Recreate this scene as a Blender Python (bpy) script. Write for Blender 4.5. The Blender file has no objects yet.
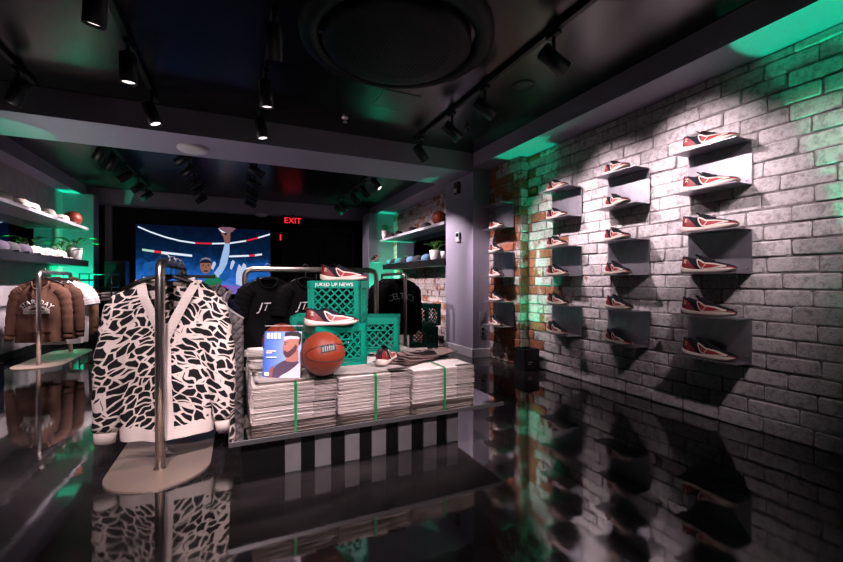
import bpy, bmesh, math, random
from mathutils import Vector, Matrix, Quaternion
PI = math.pi
R = math.radians
scene = bpy.context.scene
COL = scene.collection
rng = random.Random(7)

# ------------------------------------------------------------------ camera
YAW = 24.49
F_PX = 403.0
cam_data = bpy.data.cameras.new('camera')
cam_data.sensor_width = 36.0
cam_data.lens = 36.0 * F_PX / 843.0
cam_data.clip_start = 0.02
cam = bpy.data.objects.new('camera', cam_data)
COL.objects.link(cam)
cam.location = (0, 0, 1.0)
cam.rotation_euler = (R(90), 0, R(-YAW))
scene.camera = cam

# ------------------------------------------------------------------ world, exposure
world = bpy.data.worlds.new('world')
scene.world = world
world.use_nodes = True
world.node_tree.nodes['Background'].inputs[0].default_value = (0.02, 0.018, 0.03, 1)
world.node_tree.nodes['Background'].inputs[1].default_value = 0.05
scene.view_settings.view_transform = 'Standard'
scene.view_settings.look = 'None'
scene.view_settings.exposure = 0.0
scene.view_settings.gamma = 1.0
scene.view_settings.use_curve_mapping = False
scene.cycles.max_bounces = 6
scene.cycles.glossy_bounces = 4
scene.cycles.diffuse_bounces = 3
scene.cycles.sample_clamp_indirect = 4.0
scene.cycles.caustics_reflective = False
scene.cycles.caustics_refractive = False
scene.cycles.use_denoising = True

SPOT_COL = (1.0, 0.81, 0.87)      # track lamps
GREEN = (0.0, 1.0, 0.42)          # floor uplights
E_WALL, E_TABLE, E_BACK = 170.0, 270.0, 190.0
E_GREEN = 150.0

# room numbers (metres; camera at the origin, 1 m up; +Y runs along the brick wall)
WX = 3.15          # brick wall
PX = 3.033         # projecting brick pier face
LX = -2.66         # left wall
CEIL = 2.66
SOF = 2.475        # underside of the side soffits
BY0, BY1, BZ = 4.486, 5.24, 2.416   # cross beam
YB = 9.2           # back wall
YF = -2.6          # wall behind the camera

_c, _s = math.cos(R(YAW)), math.sin(R(YAW))
def at(px, py, Y):
    """the world (X, z) where the sight line through a photo pixel meets the plane at depth Y"""
    t = (px - 421.5) / F_PX
    d = Y / (_c - t * _s)
    return d * (t * _c + _s), 1.0 + (281.0 - py) / F_PX * d

# ------------------------------------------------------------------ object helpers
def tag(o, label=None, cat=None, group=None, kind=None):
    if label: o['label'] = label
    if cat: o['category'] = cat
    if group: o['group'] = group
    if kind: o['kind'] = kind
    return o

def thing(name, label, cat, loc=(0, 0, 0), rz=0.0, group=None):
    o = bpy.data.objects.new(name, None)
    o.empty_display_size = 0.05
    COL.objects.link(o)
    o.location = loc
    o.rotation_euler = (0, 0, rz)
    return tag(o, label, cat, group)

def obj(name, bm, mat, parent=None, smooth=False, recalc=True):
    if recalc:
        bmesh.ops.recalc_face_normals(bm, faces=bm.faces)
    me = bpy.data.meshes.new(name)
    bm.to_mesh(me)
    bm.free()
    mats = mat if isinstance(mat, (list, tuple)) else [mat]
    for m_ in mats:
        me.materials.append(m_)
    if smooth:
        for p in me.polygons:
            p.use_smooth = True
    o = bpy.data.objects.new(name, me)
    COL.objects.link(o)
    if parent:
        o.parent = parent
    return o

def dup(root, loc=None, rot=None, label=None, group=None):
    r = root.copy()
    COL.objects.link(r)
    if loc is not None: r.location = loc
    if rot is not None: r.rotation_euler = rot if not isinstance(rot, (int, float)) else (0, 0, rot)
    if label: r['label'] = label
    if group: r['group'] = group
    for ch in list(root.children):
        if ch.type == 'LIGHT': continue
        c = ch.copy(); COL.objects.link(c); c.parent = r
        for g in list(ch.children):
            d = g.copy(); COL.objects.link(d); d.parent = c
    return r

def struct(name, bm, mat, parent=None, smooth=False):
    o = obj(name, bm, mat, parent, smooth)
    if not parent: o['kind'] = 'structure'
    return o

# ------------------------------------------------------------------ shape helpers
def B(): return bmesh.new()

def box(bm, x0, x1, y0, y1, z0, z1, M=None, bev=0.0, mi=0):
    vs = [bm.verts.new(p) for p in ((x0,y0,z0),(x1,y0,z0),(x1,y1,z0),(x0,y1,z0),(x0,y0,z1),(x1,y0,z1),(x1,y1,z1),(x0,y1,z1))]
    fs = [bm.faces.new([vs[i] for i in f]) for f in ((0,3,2,1),(4,5,6,7),(0,1,5,4),(1,2,6,5),(2,3,7,6),(3,0,4,7))]
    for f in fs: f.material_index = mi
    if bev > 0:
        es = list({e for f in fs for e in f.edges})
        r = bmesh.ops.bevel(bm, geom=es, offset=bev, segments=2, affect='EDGES', profile=0.5)
        vs = list({v for f in r['faces'] for v in f.verts} | {v for v in vs if v.is_valid})
    if M is not None:
        bmesh.ops.transform(bm, matrix=M, verts=[v for v in vs if v.is_valid])
    return vs

def bar(bm, p, q, w, h=None, up=(0, 0, 1)):
    """rectangular bar from p to q"""
    h = h or w
    p, q = Vector(p), Vector(q)
    d = (q - p).normalized()
    upv = Vector(up)
    if abs(d.dot(upv)) > 0.98: upv = Vector((0, 1, 0))
    a = d.cross(upv).normalized() * (w / 2)
    b = a.cross(d).normalized() * (h / 2)
    r = []
    for c in (p, q):
        r.append([bm.verts.new(c + s * a + t * b) for s, t in ((-1,-1),(1,-1),(1,1),(-1,1))])
    for i in range(4):
        j = (i + 1) % 4
        bm.faces.new((r[0][i], r[0][j], r[1][j], r[1][i]))
    bm.faces.new(r[0][::-1]); bm.faces.new(r[1])

def tube(bm, pts, rad, seg=10, flat=1.0, cap=True, side=None):
    """round tube along pts; rad is a number or one radius per point; side: fixed cross axis for flattening"""
    pts = [Vector(p) for p in pts]
    n = len(pts)
    if not hasattr(rad, '__len__'): rad = [rad] * n
    rings = []
    prev = None
    for i in range(n):
        d = (pts[min(i+1, n-1)] - pts[max(i-1, 0)]).normalized()
        if side is not None:
            a = Vector(side)
            a = (a - d * a.dot(d)).normalized()
        elif prev is None:
            a = d.orthogonal().normalized()
        else:
            a = (prev - d * prev.dot(d)).normalized()
        prev = a
        b = d.cross(a)
        rings.append([bm.verts.new(pts[i] + a * (rad[i] * math.cos(2*PI*k/seg)) * flat + b * (rad[i] * math.sin(2*PI*k/seg))) for k in range(seg)])
    for i in range(n - 1):
        for k in range(seg):
            l = (k + 1) % seg
            bm.faces.new((rings[i][k], rings[i][l], rings[i+1][l], rings[i+1][k]))
    if cap:
        bm.faces.new(rings[0][::-1]); bm.faces.new(rings[-1])
    return rings

def lathe(bm, prof, seg=24, M=None, close=True):
    """prof: list of (r, z)"""
    rings = []
    new = []
    for r, z in prof:
        if r < 1e-6:
            v = bm.verts.new((0, 0, z)); rings.append([v]); new.append(v)
        else:
            ring = [bm.verts.new((r*math.cos(2*PI*k/seg), r*math.sin(2*PI*k/seg), z)) for k in range(seg)]
            rings.append(ring); new += ring
    for a, b in zip(rings, rings[1:]):
        for k in range(seg):
            l = (k + 1) % seg
            if len(a) == 1 and len(b) == 1: continue
            if len(a) == 1: bm.faces.new((a[0], b[k], b[l]))
            elif len(b) == 1: bm.faces.new((a[k], a[l], b[0]))
            else: bm.faces.new((a[k], a[l], b[l], b[k]))
    if M is not None: bmesh.ops.transform(bm, matrix=M, verts=new)
    return new

def prism(bm, pts, z0, z1, M=None):
    """extrude a 2-D outline (x, y) between z0 and z1"""
    a = [bm.verts.new((x, y, z0)) for x, y in pts]
    b = [bm.verts.new((x, y, z1)) for x, y in pts]
    n = len(pts)
    bm.faces.new(a[::-1]); bm.faces.new(b)
    for i in range(n):
        j = (i + 1) % n
        bm.faces.new((a[i], a[j], b[j], b[i]))
    if M is not None: bmesh.ops.transform(bm, matrix=M, verts=a + b)
    return a + b

def grid(bm, nu, nv, fn, wrap=False):
    rows = [[bm.verts.new(fn(i / nu, j / nv)) for i in range(nu + (0 if wrap else 1))] for j in range(nv + 1)]
    m = nu if wrap else nu
    for j in range(nv):
        for i in range(m):
            k = (i + 1) % nu if wrap else i + 1
            bm.faces.new((rows[j][i], rows[j][k], rows[j+1][k], rows[j+1][i]))
    return rows

def rectpath(p0, up, over, p1, r=0.06, n=6):
    pass

def text_bm(s, size, depth=0.002, shear=0.0, fn=None, spacing=1.0):
    """lettering as mesh, centred on its own origin in the x-z plane facing -y; fn bends each vertex"""
    cu = bpy.data.curves.new('lettering', 'FONT')
    cu.body = s; cu.size = size; cu.extrude = depth / 2; cu.shear = shear
    cu.align_x = 'CENTER'; cu.align_y = 'CENTER'; cu.space_character = spacing
    cu.resolution_u = 3
    o = bpy.data.objects.new('lettering', cu)
    COL.objects.link(o)
    dg = bpy.context.evaluated_depsgraph_get()
    me = bpy.data.meshes.new_from_object(o.evaluated_get(dg))
    bm = B(); bm.from_mesh(me)
    bpy.data.objects.remove(o); bpy.data.meshes.remove(me); bpy.data.curves.remove(cu)
    for v in bm.verts:
        x, y, z = v.co
        v.co = fn(x, y, z) if fn else Vector((x, -z, y))
    return bm

# ------------------------------------------------------------------ materials
MATS = {}
def mat(name, col, rough=0.6, metal=0.0, spec=0.5, bump=0.0, bscale=60.0, var=0.0, vscale=8.0, emit=None, estr=0.0, coat=0.0, ior=None):
    if name in MATS: return MATS[name]
    m = bpy.data.materials.new(name); m.use_nodes = True
    nt = m.node_tree; N = nt.nodes; L = nt.links
    b = N['Principled BSDF']
    b.inputs['Base Color'].default_value = (*col, 1)
    b.inputs['Roughness'].default_value = rough
    b.inputs['Metallic'].default_value = metal
    b.inputs['Specular IOR Level'].default_value = spec
    b.inputs['Coat Weight'].default_value = coat
    if ior: b.inputs['IOR'].default_value = ior
    if emit:
        b.inputs['Emission Color'].default_value = (*emit, 1)
        b.inputs['Emission Strength'].default_value = estr
    tc = N.new('ShaderNodeTexCoord')
    if var > 0:
        n = N.new('ShaderNodeTexNoise'); n.inputs['Scale'].default_value = vscale; n.inputs['Detail'].default_value = 5
        L.new(tc.outputs['Object'], n.inputs['Vector'])
        r = N.new('ShaderNodeValToRGB')
        r.color_ramp.elements[0].position = 0.3; r.color_ramp.elements[1].position = 0.7
        r.color_ramp.elements[0].color = (*[max(0, c * (1 - var)) for c in col], 1)
        r.color_ramp.elements[1].color = (*[min(1, c * (1 + var)) for c in col], 1)
        L.new(n.outputs['Fac'], r.inputs['Fac']); L.new(r.outputs['Color'], b.inputs['Base Color'])
    if bump > 0:
        n2 = N.new('ShaderNodeTexNoise'); n2.inputs['Scale'].default_value = bscale; n2.inputs['Detail'].default_value = 4
        L.new(tc.outputs['Object'], n2.inputs['Vector'])
        bp = N.new('ShaderNodeBump'); bp.inputs['Strength'].default_value = bump; bp.inputs['Distance'].default_value = 0.01
        L.new(n2.outputs['Fac'], bp.inputs['Height']); L.new(bp.outputs['Normal'], b.inputs['Normal'])
    MATS[name] = m
    return m

def nodes_of(m):
    nt = m.node_tree
    return nt.nodes, nt.links, nt.nodes['Principled BSDF']

def floor_material():
    m = mat('polished_dark_concrete', (0.03, 0.028, 0.03), 0.12, spec=0.5, ior=2.1)
    N, L, b = nodes_of(m)
    tc = N.new('ShaderNodeTexCoord')
    n1 = N.new('ShaderNodeTexNoise'); n1.inputs['Scale'].default_value = 1.3; n1.inputs['Detail'].default_value = 9; n1.inputs['Roughness'].default_value = 0.62; n1.inputs['Distortion'].default_value = 0.9
    L.new(tc.outputs['Object'], n1.inputs['Vector'])
    r = N.new('ShaderNodeValToRGB')
    e = r.color_ramp.elements
    e[0].position = 0.36; e[0].color = (0.005, 0.0048, 0.0052, 1)
    e[1].position = 0.70; e[1].color = (0.036, 0.031, 0.031, 1)
    L.new(n1.outputs['Fac'], r.inputs['Fac']); L.new(r.outputs['Color'], b.inputs['Base Color'])
    n2 = N.new('ShaderNodeTexNoise'); n2.inputs['Scale'].default_value = 3.0; n2.inputs['Detail'].default_value = 8
    L.new(tc.outputs['Object'], n2.inputs['Vector'])
    mr = N.new('ShaderNodeMapRange'); mr.inputs['From Min'].default_value = 0.3; mr.inputs['From Max'].default_value = 0.7
    mr.inputs['To Min'].default_value = 0.02; mr.inputs['To Max'].default_value = 0.085
    L.new(n2.outputs['Fac'], mr.inputs['Value']); L.new(mr.outputs['Result'], b.inputs['Roughness'])
    n3 = N.new('ShaderNodeTexNoise'); n3.inputs['Scale'].default_value = 5.0; n3.inputs['Detail'].default_value = 3
    L.new(tc.outputs['Object'], n3.inputs['Vector'])
    bp = N.new('ShaderNodeBump'); bp.inputs['Strength'].default_value = 0.035; bp.inputs['Distance'].default_value = 0.02
    L.new(n3.outputs['Fac'], bp.inputs['Height']); L.new(bp.outputs['Normal'], b.inputs['Normal'])
    return m

def brick_material(name, paint_lo, paint_hi, red_y0, red_y1, base_paint):
    """bricks with worn white paint; the bare red shows more and more between red_y0 and red_y1"""
    m = mat(name, (0.6, 0.56, 0.56), 0.85, spec=0.25)
    N, L, b = nodes_of(m)
    tc = N.new('ShaderNodeTexCoord'); geo = N.new('ShaderNodeNewGeometry')
    sep = N.new('ShaderNodeSeparateXYZ'); L.new(tc.outputs['Object'], sep.inputs[0])
    # painted colour, a little different on each brick
    rp = N.new('ShaderNodeValToRGB'); e = rp.color_ramp.elements
    e[0].color = (*paint_lo, 1); e[1].color = (*paint_hi, 1)
    L.new(geo.outputs['Random Per Island'], rp.inputs['Fac'])
    rr = N.new('ShaderNodeValToRGB'); e = rr.color_ramp.elements
    e[0].color = (0.16, 0.05, 0.03, 1); e[1].color = (0.36, 0.13, 0.075, 1)
    L.new(geo.outputs['Random Per Island'], rr.inputs['Fac'])
    # bare-brick amount
    n1 = N.new('ShaderNodeTexNoise'); n1.inputs['Scale'].default_value = 7; n1.inputs['Detail'].default_value = 6; n1.inputs['Roughness'].default_value = 0.7
    L.new(tc.outputs['Object'], n1.inputs['Vector'])
    n0 = N.new('ShaderNodeTexNoise'); n0.inputs['Scale'].default_value = 1.4; n0.inputs['Detail'].default_value = 3
    L.new(tc.outputs['Object'], n0.inputs['Vector'])
    mr = N.new('ShaderNodeMapRange'); mr.inputs['From Min'].default_value = red_y0; mr.inputs['From Max'].default_value = red_y1
    mr.inputs['To Min'].default_value = -0.45; mr.inputs['To Max'].default_value = base_paint
    L.new(sep.outputs['Y'], mr.inputs['Value'])
    a1 = N.new('ShaderNodeMath'); a1.operation = 'ADD'; L.new(mr.outputs['Result'], a1.inputs[0]); L.new(n1.outputs['Fac'], a1.inputs[1])
    a2 = N.new('ShaderNodeMath'); a2.operation = 'MULTIPLY_ADD'; a2.inputs[1].default_value = 0.5
    L.new(geo.outputs['Random Per Island'], a2.inputs[0]); L.new(a1.outputs[0], a2.inputs[2])
    a3 = N.new('ShaderNodeMath'); a3.operation = 'MULTIPLY_ADD'; a3.inputs[1].default_value = 0.6
    L.new(n0.outputs['Fac'], a3.inputs[0]); L.new(a2.outputs[0], a3.inputs[2])
    ms = N.new('ShaderNodeMapRange'); ms.inputs['From Min'].default_value = 0.98; ms.inputs['From Max'].default_value = 1.12
    L.new(a3.outputs[0], ms.inputs['Value'])
    mx = N.new('ShaderNodeMix'); mx.data_type = 'RGBA'
    L.new(ms.outputs['Result'], mx.inputs[0]); L.new(rp.outputs['Color'], mx.inputs[6]); L.new(rr.outputs['Color'], mx.inputs[7])
    # grime and chips
    n2 = N.new('ShaderNodeTexNoise'); n2.inputs['Scale'].default_value = 26; n2.inputs['Detail'].default_value = 7; n2.inputs['Roughness'].default_value = 0.75
    L.new(tc.outputs['Object'], n2.inputs['Vector'])
    rg = N.new('ShaderNodeValToRGB'); e = rg.color_ramp.elements
    e[0].position = 0.36; e[0].color = (0.22, 0.19, 0.18, 1); e[1].position = 0.54; e[1].color = (1, 1, 1, 1)
    L.new(n2.outputs['Fac'], rg.inputs['Fac'])
    mu = N.new('ShaderNodeMix'); mu.data_type = 'RGBA'; mu.blend_type = 'MULTIPLY'; mu.inputs[0].default_value = 0.58
    L.new(mx.outputs[2], mu.inputs[6]); L.new(rg.outputs['Color'], mu.inputs[7])
    L.new(mu.outputs[2], b.inputs['Base Color'])
    bp = N.new('ShaderNodeBump'); bp.inputs['Strength'].default_value = 0.8; bp.inputs['Distance'].default_value = 0.014
    L.new(n2.outputs['Fac'], bp.inputs['Height']); L.new(bp.outputs['Normal'], b.inputs['Normal'])
    return m

def animal_material():
    """cream knit with black animal-print spots"""
    m = mat('animal_print_knit', (0.75, 0.66, 0.6), 0.95, spec=0.15)
    N, L, b = nodes_of(m)
    tc = N.new('ShaderNodeTexCoord')
    # the two halves lean away from the middle like a chevron
    sp = N.new('ShaderNodeSeparateXYZ'); L.new(tc.outputs['Object'], sp.inputs[0])
    ab = N.new('ShaderNodeMath'); ab.operation = 'ABSOLUTE'; L.new(sp.outputs['X'], ab.inputs[0])
    sg = N.new('ShaderNodeMath'); sg.operation = 'SIGN'; L.new(sp.outputs['X'], sg.inputs[0])
    sy = N.new('ShaderNodeMath'); sy.operation = 'MULTIPLY_ADD'; sy.inputs[1].default_value = 5.3
    L.new(sg.outputs[0], sy.inputs[0]); L.new(sp.outputs['Y'], sy.inputs[2])
    cb = N.new('ShaderNodeCombineXYZ'); L.new(ab.outputs[0], cb.inputs['X']); L.new(sy.outputs[0], cb.inputs['Y']); L.new(sp.outputs['Z'], cb.inputs['Z'])
    nz = N.new('ShaderNodeTexNoise'); nz.inputs['Scale'].default_value = 10; nz.inputs['Detail'].default_value = 1.0
    L.new(tc.outputs['Object'], nz.inputs['Vector'])
    va = N.new('ShaderNodeVectorMath'); va.operation = 'MULTIPLY_ADD'; va.inputs[1].default_value = (0.10, 0.05, 0.07)
    L.new(nz.outputs['Color'], va.inputs[0]); L.new(cb.outputs[0], va.inputs[2])
    mp0 = N.new('ShaderNodeMapping'); mp0.inputs['Rotation'].default_value = (0, R(-36), 0); L.new(va.outputs[0], mp0.inputs['Vector'])
    mp = N.new('ShaderNodeMapping'); mp.inputs['Scale'].default_value = (14.5, 2.5, 30.0); L.new(mp0.outputs[0], mp.inputs['Vector'])
    vo = N.new('ShaderNodeTexVoronoi'); vo.feature = 'DISTANCE_TO_EDGE'; vo.inputs['Scale'].default_value = 1.0
    L.new(mp.outputs[0], vo.inputs['Vector'])
    rp = N.new('ShaderNodeValToRGB'); e = rp.color_ramp.elements
    e[0].position = 0.078; e[0].color = (0.70, 0.60, 0.54, 1); e[1].position = 0.105; e[1].color = (0.012, 0.011, 0.012, 1)
    L.new(vo.outputs['Distance'], rp.inputs['Fac']); L.new(rp.outputs['Color'], b.inputs['Base Color'])
    wv = N.new('ShaderNodeTexNoise'); wv.inputs['Scale'].default_value = 260
    L.new(tc.outputs['Object'], wv.inputs['Vector'])
    bp = N.new('ShaderNodeBump'); bp.inputs['Strength'].default_value = 0.5; bp.inputs['Distance'].default_value = 0.004
    L.new(wv.outputs['Fac'], bp.inputs['Height']); L.new(bp.outputs['Normal'], b.inputs['Normal'])
    return m

def rib_material(name, col, scale, axis='X'):
    m = mat(name, col, 0.95, spec=0.1)
    N, L, b = nodes_of(m)
    tc = N.new('ShaderNodeTexCoord')
    w = N.new('ShaderNodeTexWave'); w.inputs['Scale'].default_value = scale; w.bands_direction = axis
    L.new(tc.outputs['Object'], w.inputs['Vector'])
    r = N.new('ShaderNodeValToRGB'); e = r.color_ramp.elements
    e[0].color = (*[c * 0.78 for c in col], 1); e[1].color = (*col, 1)
    L.new(w.outputs['Fac'], r.inputs['Fac']); L.new(r.outputs['Color'], b.inputs['Base Color'])
    return m

def quilt_material():
    m = mat('grey_quilted_fabric', (0.13, 0.115, 0.115), 0.7, spec=0.3)
    N, L, b = nodes_of(m)
    tc = N.new('ShaderNodeTexCoord'); mp = N.new('ShaderNodeMapping'); mp.inputs['Rotation'].default_value = (0, R(45), 0)
    L.new(tc.outputs['Object'], mp.inputs['Vector'])
    sep = N.new('ShaderNodeSeparateXYZ'); L.new(mp.outputs[0], sep.inputs[0])
    outs = []
    for ax in ('X', 'Z'):
        q = N.new('ShaderNodeMath'); q.operation = 'MULTIPLY'; q.inputs[1].default_value = 70.0; L.new(sep.outputs[ax], q.inputs[0])
        s_ = N.new('ShaderNodeMath'); s_.operation = 'SINE'; L.new(q.outputs[0], s_.inputs[0])
        a_ = N.new('ShaderNodeMath'); a_.operation = 'ABSOLUTE'; L.new(s_.outputs[0], a_.inputs[0]); outs.append(a_)
    mn = N.new('ShaderNodeMath'); mn.operation = 'MINIMUM'; L.new(outs[0].outputs[0], mn.inputs[0]); L.new(outs[1].outputs[0], mn.inputs[1])
    bp = N.new('ShaderNodeBump'); bp.inputs['Strength'].default_value = 1.0; bp.inputs['Distance'].default_value = 0.012
    L.new(mn.outputs[0], bp.inputs['Height']); L.new(bp.outputs['Normal'], b.inputs['Normal'])
    return m

def gradient_material(name, stops, axis='X', lo=0.0, hi=1.0, emission=0.0, noise=0.0, rough=0.5):
    """printed or displayed picture: colour ramp along one object axis"""
    m = mat(name, (0.5, 0.5, 0.5), rough)
    N, L, b = nodes_of(m)
    tc = N.new('ShaderNodeTexCoord'); sep = N.new('ShaderNodeSeparateXYZ'); L.new(tc.outputs['Object'], sep.inputs[0])
    mr = N.new('ShaderNodeMapRange'); mr.inputs['From Min'].default_value = lo; mr.inputs['From Max'].default_value = hi
    L.new(sep.outputs[axis], mr.inputs['Value'])
    src = mr.outputs['Result']
    if noise > 0:
        n = N.new('ShaderNodeTexNoise'); n.inputs['Scale'].default_value = 7; n.inputs['Detail'].default_value = 8; n.inputs['Roughness'].default_value = 0.75
        L.new(tc.outputs['Object'], n.inputs['Vector'])
        ma = N.new('ShaderNodeMath'); ma.operation = 'MULTIPLY_ADD'; ma.inputs[1].default_value = noise
        sb = N.new('ShaderNodeMath'); sb.operation = 'SUBTRACT'; sb.inputs[1].default_value = 0.5
        L.new(n.outputs['Fac'], sb.inputs[0]); L.new(sb.outputs[0], ma.inputs[0]); L.new(src, ma.inputs[2]); src = ma.outputs[0]
    r = N.new('ShaderNodeValToRGB'); e = r.color_ramp.elements
    e[0].position = stops[0][0]; e[0].color = (*stops[0][1], 1)
    e[1].position = stops[-1][0]; e[1].color = (*stops[-1][1], 1)
    for p, c in stops[1:-1]:
        k = e.new(p); k.color = (*c, 1)
    L.new(src, r.inputs['Fac'])
    L.new(r.outputs['Color'], b.inputs['Base Color'])
    if emission > 0:
        b.inputs['Base Color'].default_value = (0, 0, 0, 1)
        for l in list(b.inputs['Base Color'].links): L.remove(l)
        b.inputs['Specular IOR Level'].default_value = 0.0
        L.new(r.outputs['Color'], b.inputs['Emission Color']); b.inputs['Emission Strength'].default_value = emission
    return m

def newsprint_material():
    """side of a folded newspaper: fine page lines"""
    m = mat('newsprint', (0.62, 0.55, 0.51), 0.9, spec=0.15)
    N, L, b = nodes_of(m)
    tc = N.new('ShaderNodeTexCoord'); mp = N.new('ShaderNodeMapping'); mp.inputs['Scale'].default_value = (1.5, 1.5, 260)
    L.new(tc.outputs['Object'], mp.inputs['Vector'])
    n = N.new('ShaderNodeTexNoise'); n.inputs['Scale'].default_value = 1.6; n.inputs['Detail'].default_value = 3
    L.new(mp.outputs[0], n.inputs['Vector'])
    geo = N.new('ShaderNodeNewGeometry')
    r = N.new('ShaderNodeValToRGB'); e = r.color_ramp.elements
    e[0].position = 0.36; e[0].color = (0.20, 0.165, 0.15, 1); e[1].position = 0.60; e[1].color = (0.55, 0.47, 0.43, 1)
    L.new(n.outputs['Fac'], r.inputs['Fac']); L.new(r.outputs['Color'], b.inputs['Base Color'])
    return m

def print_page_material(name, paper, ink, thresh):
    """front page: blocks of grey print and dark pictures"""
    m = mat(name, paper, 0.85, spec=0.15)
    N, L, b = nodes_of(m)
    tc = N.new('ShaderNodeTexCoord')
    mp = N.new('ShaderNodeMapping'); mp.inputs['Scale'].default_value = (9, 120, 1)
    L.new(tc.outputs['Object'], mp.inputs['Vector'])
    n = N.new('ShaderNodeTexNoise'); n.inputs['Scale'].default_value = 1.0; n.inputs['Detail'].default_value = 5
    L.new(mp.outputs[0], n.inputs['Vector'])
    v = N.new('ShaderNodeTexVoronoi'); v.distance = 'CHEBYCHEV'; v.inputs['Scale'].default_value = 6.5
    L.new(tc.outputs['Object'], v.inputs['Vector'])
    bw = N.new('ShaderNodeSeparateColor'); L.new(v.outputs['Color'], bw.inputs[0])
    g1 = N.new('ShaderNodeMath'); g1.operation = 'GREATER_THAN'; g1.inputs[1].default_value = thresh; L.new(bw.outputs[0], g1.inputs[0])
    g2 = N.new('ShaderNodeMath'); g2.operation = 'GREATER_THAN'; g2.inputs[1].default_value = 0.56; L.new(n.outputs['Fac'], g2.inputs[0])
    g3 = N.new('ShaderNodeMath'); g3.operation = 'MULTIPLY'; g3.inputs[1].default_value = 0.35; L.new(g2.outputs[0], g3.inputs[0])
    g4 = N.new('ShaderNodeMath'); g4.operation = 'MAXIMUM'; L.new(g1.outputs[0], g4.inputs[0]); L.new(g3.outputs[0], g4.inputs[1])
    mx = N.new('ShaderNodeMix'); mx.data_type = 'RGBA'; mx.inputs[6].default_value = (*paper, 1); mx.inputs[7].default_value = (*ink, 1)
    L.new(g4.outputs[0], mx.inputs[0]); L.new(mx.outputs[2], b.inputs['Base Color'])
    return m

M_floor = floor_material()
M_ceil = mat('black_gloss_ceiling', (0.0042, 0.004, 0.0045), 0.27, spec=0.6, bump=0.05, bscale=12)
M_lav = mat('pale_grey_paint', (0.33, 0.305, 0.39), 0.55, spec=0.3, bump=0.04, bscale=90)
M_dkwall = mat('dark_grey_paint', (0.05, 0.047, 0.052), 0.6, spec=0.3)
M_lwall = mat('warm_grey_paint', (0.32, 0.29, 0.30), 0.6, spec=0.3, var=0.1)
M_black = mat('matte_black', (0.004, 0.004, 0.0045), 0.6, spec=0.2)
M_blackmetal = mat('black_powder_coat', (0.005, 0.005, 0.0055), 0.42, spec=0.3)
M_trim = mat('white_trim_paint', (0.62, 0.58, 0.62), 0.4)
M_mortar = mat('grey_mortar', (0.24, 0.215, 0.22), 0.95, spec=0.1, bump=0.6, bscale=40, var=0.4, vscale=18)
M_brick = brick_material('white_painted_brick', (0.50, 0.465, 0.475), (0.74, 0.69, 0.70), 2.75, 3.8, 0.06)
M_brick_red = brick_material('bare_red_brick', (0.48, 0.42, 0.41), (0.66, 0.58, 0.57), 3.0, 3.9, 0.06)
M_brick_rear = brick_material('rear_washed_brick', (0.52, 0.44, 0.43), (0.72, 0.63, 0.62), 3.0, 3.9, -0.17)
M_steel = mat('brushed_steel', (0.46, 0.41, 0.385), 0.32, 1.0, bump=0.02, bscale=200)
M_plate = mat('satin_beige_metal', (0.46, 0.36, 0.29), 0.42, 0.6)
M_shelf = mat('raw_steel_plate', (0.30, 0.285, 0.32), 0.42, 0.75, var=0.15, vscale=10)
M_lens = mat('lamp_lens', (1, 1, 1), 0.3, emit=(1.0, 0.86, 0.87), estr=1.6)
M_glens = mat('green_lens', (0.1, 0.8, 0.4), 0.3, emit=(0.0, 1.0, 0.45), estr=0.6)
M_mirror = mat('tinted_mirror', (0.42, 0.44, 0.5), 0.03, 1.0)
M_led = mat('red_led', (0.3, 0, 0), 0.4, emit=(1.0, 0.02, 0.04), estr=1.5)
M_white = mat('white_plastic', (0.72, 0.70, 0.70), 0.4)
M_crate = mat('green_crate_plastic', (0.0, 0.21, 0.135), 0.42, spec=0.3)
M_crate_dk = mat('dark_green_crate_plastic', (0.002, 0.14, 0.08), 0.45, spec=0.25)
M_print = mat('white_print', (0.78, 0.76, 0.74), 0.7)
M_ball = mat('orange_leather', (0.22, 0.033, 0.012), 0.42, spec=0.45, bump=0.25, bscale=170)
M_seam = mat('black_rubber', (0.010, 0.009, 0.009), 0.6)
M_top = mat('mirror_steel_tabletop', (0.86, 0.83, 0.83), 0.05, 1.0)
M_slat = mat('pale_grey_slat', (0.30, 0.285, 0.29), 0.5, var=0.12)
M_animal = animal_material()
M_rib = rib_material('cream_rib_knit', (0.74, 0.64, 0.58), 90)
M_ribz = rib_material('cream_rib_band', (0.74, 0.64, 0.58), 40, 'Z')
M_cream = mat('cream_lining', (0.55, 0.47, 0.43), 0.95)
M_blacktee = mat('black_cotton', (0.0045, 0.0045, 0.005), 0.9, spec=0.08)
M_navy = mat('navy_jersey', (0.005, 0.005, 0.016), 0.8, spec=0.1)
M_quilt = quilt_material()
M_piping = mat('grey_piping', (0.30, 0.27, 0.26), 0.6)
M_brown = mat('brown_fleece', (0.085, 0.042, 0.028), 0.95, spec=0.15, bump=0.2, bscale=140)
M_tan = mat('tan_fleece', (0.30, 0.17, 0.10), 0.95, spec=0.15)
M_whitetee = mat('white_cotton', (0.74, 0.70, 0.68), 0.95, spec=0.15)
M_green = mat('green_strap', (0.0, 0.33, 0.10), 0.4)
M_news = newsprint_material()
M_page = print_page_material('printed_front_page', (0.66, 0.60, 0.56), (0.05, 0.045, 0.04), 0.80)
M_page_dk = print_page_material('dark_printed_page', (0.46, 0.33, 0.31), (0.02, 0.016, 0.018), 0.55)
M_leaf = mat('green_leaf', (0.10, 0.27, 0.05), 0.45, var=0.35, vscale=30)
M_soil = mat('dark_soil', (0.02, 0.014, 0.01), 0.95)
M_pot = mat('white_ceramic', (0.76, 0.72, 0.72), 0.35)
M_sole = mat('cream_rubber_sole', (0.58, 0.49, 0.42), 0.5)
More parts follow.
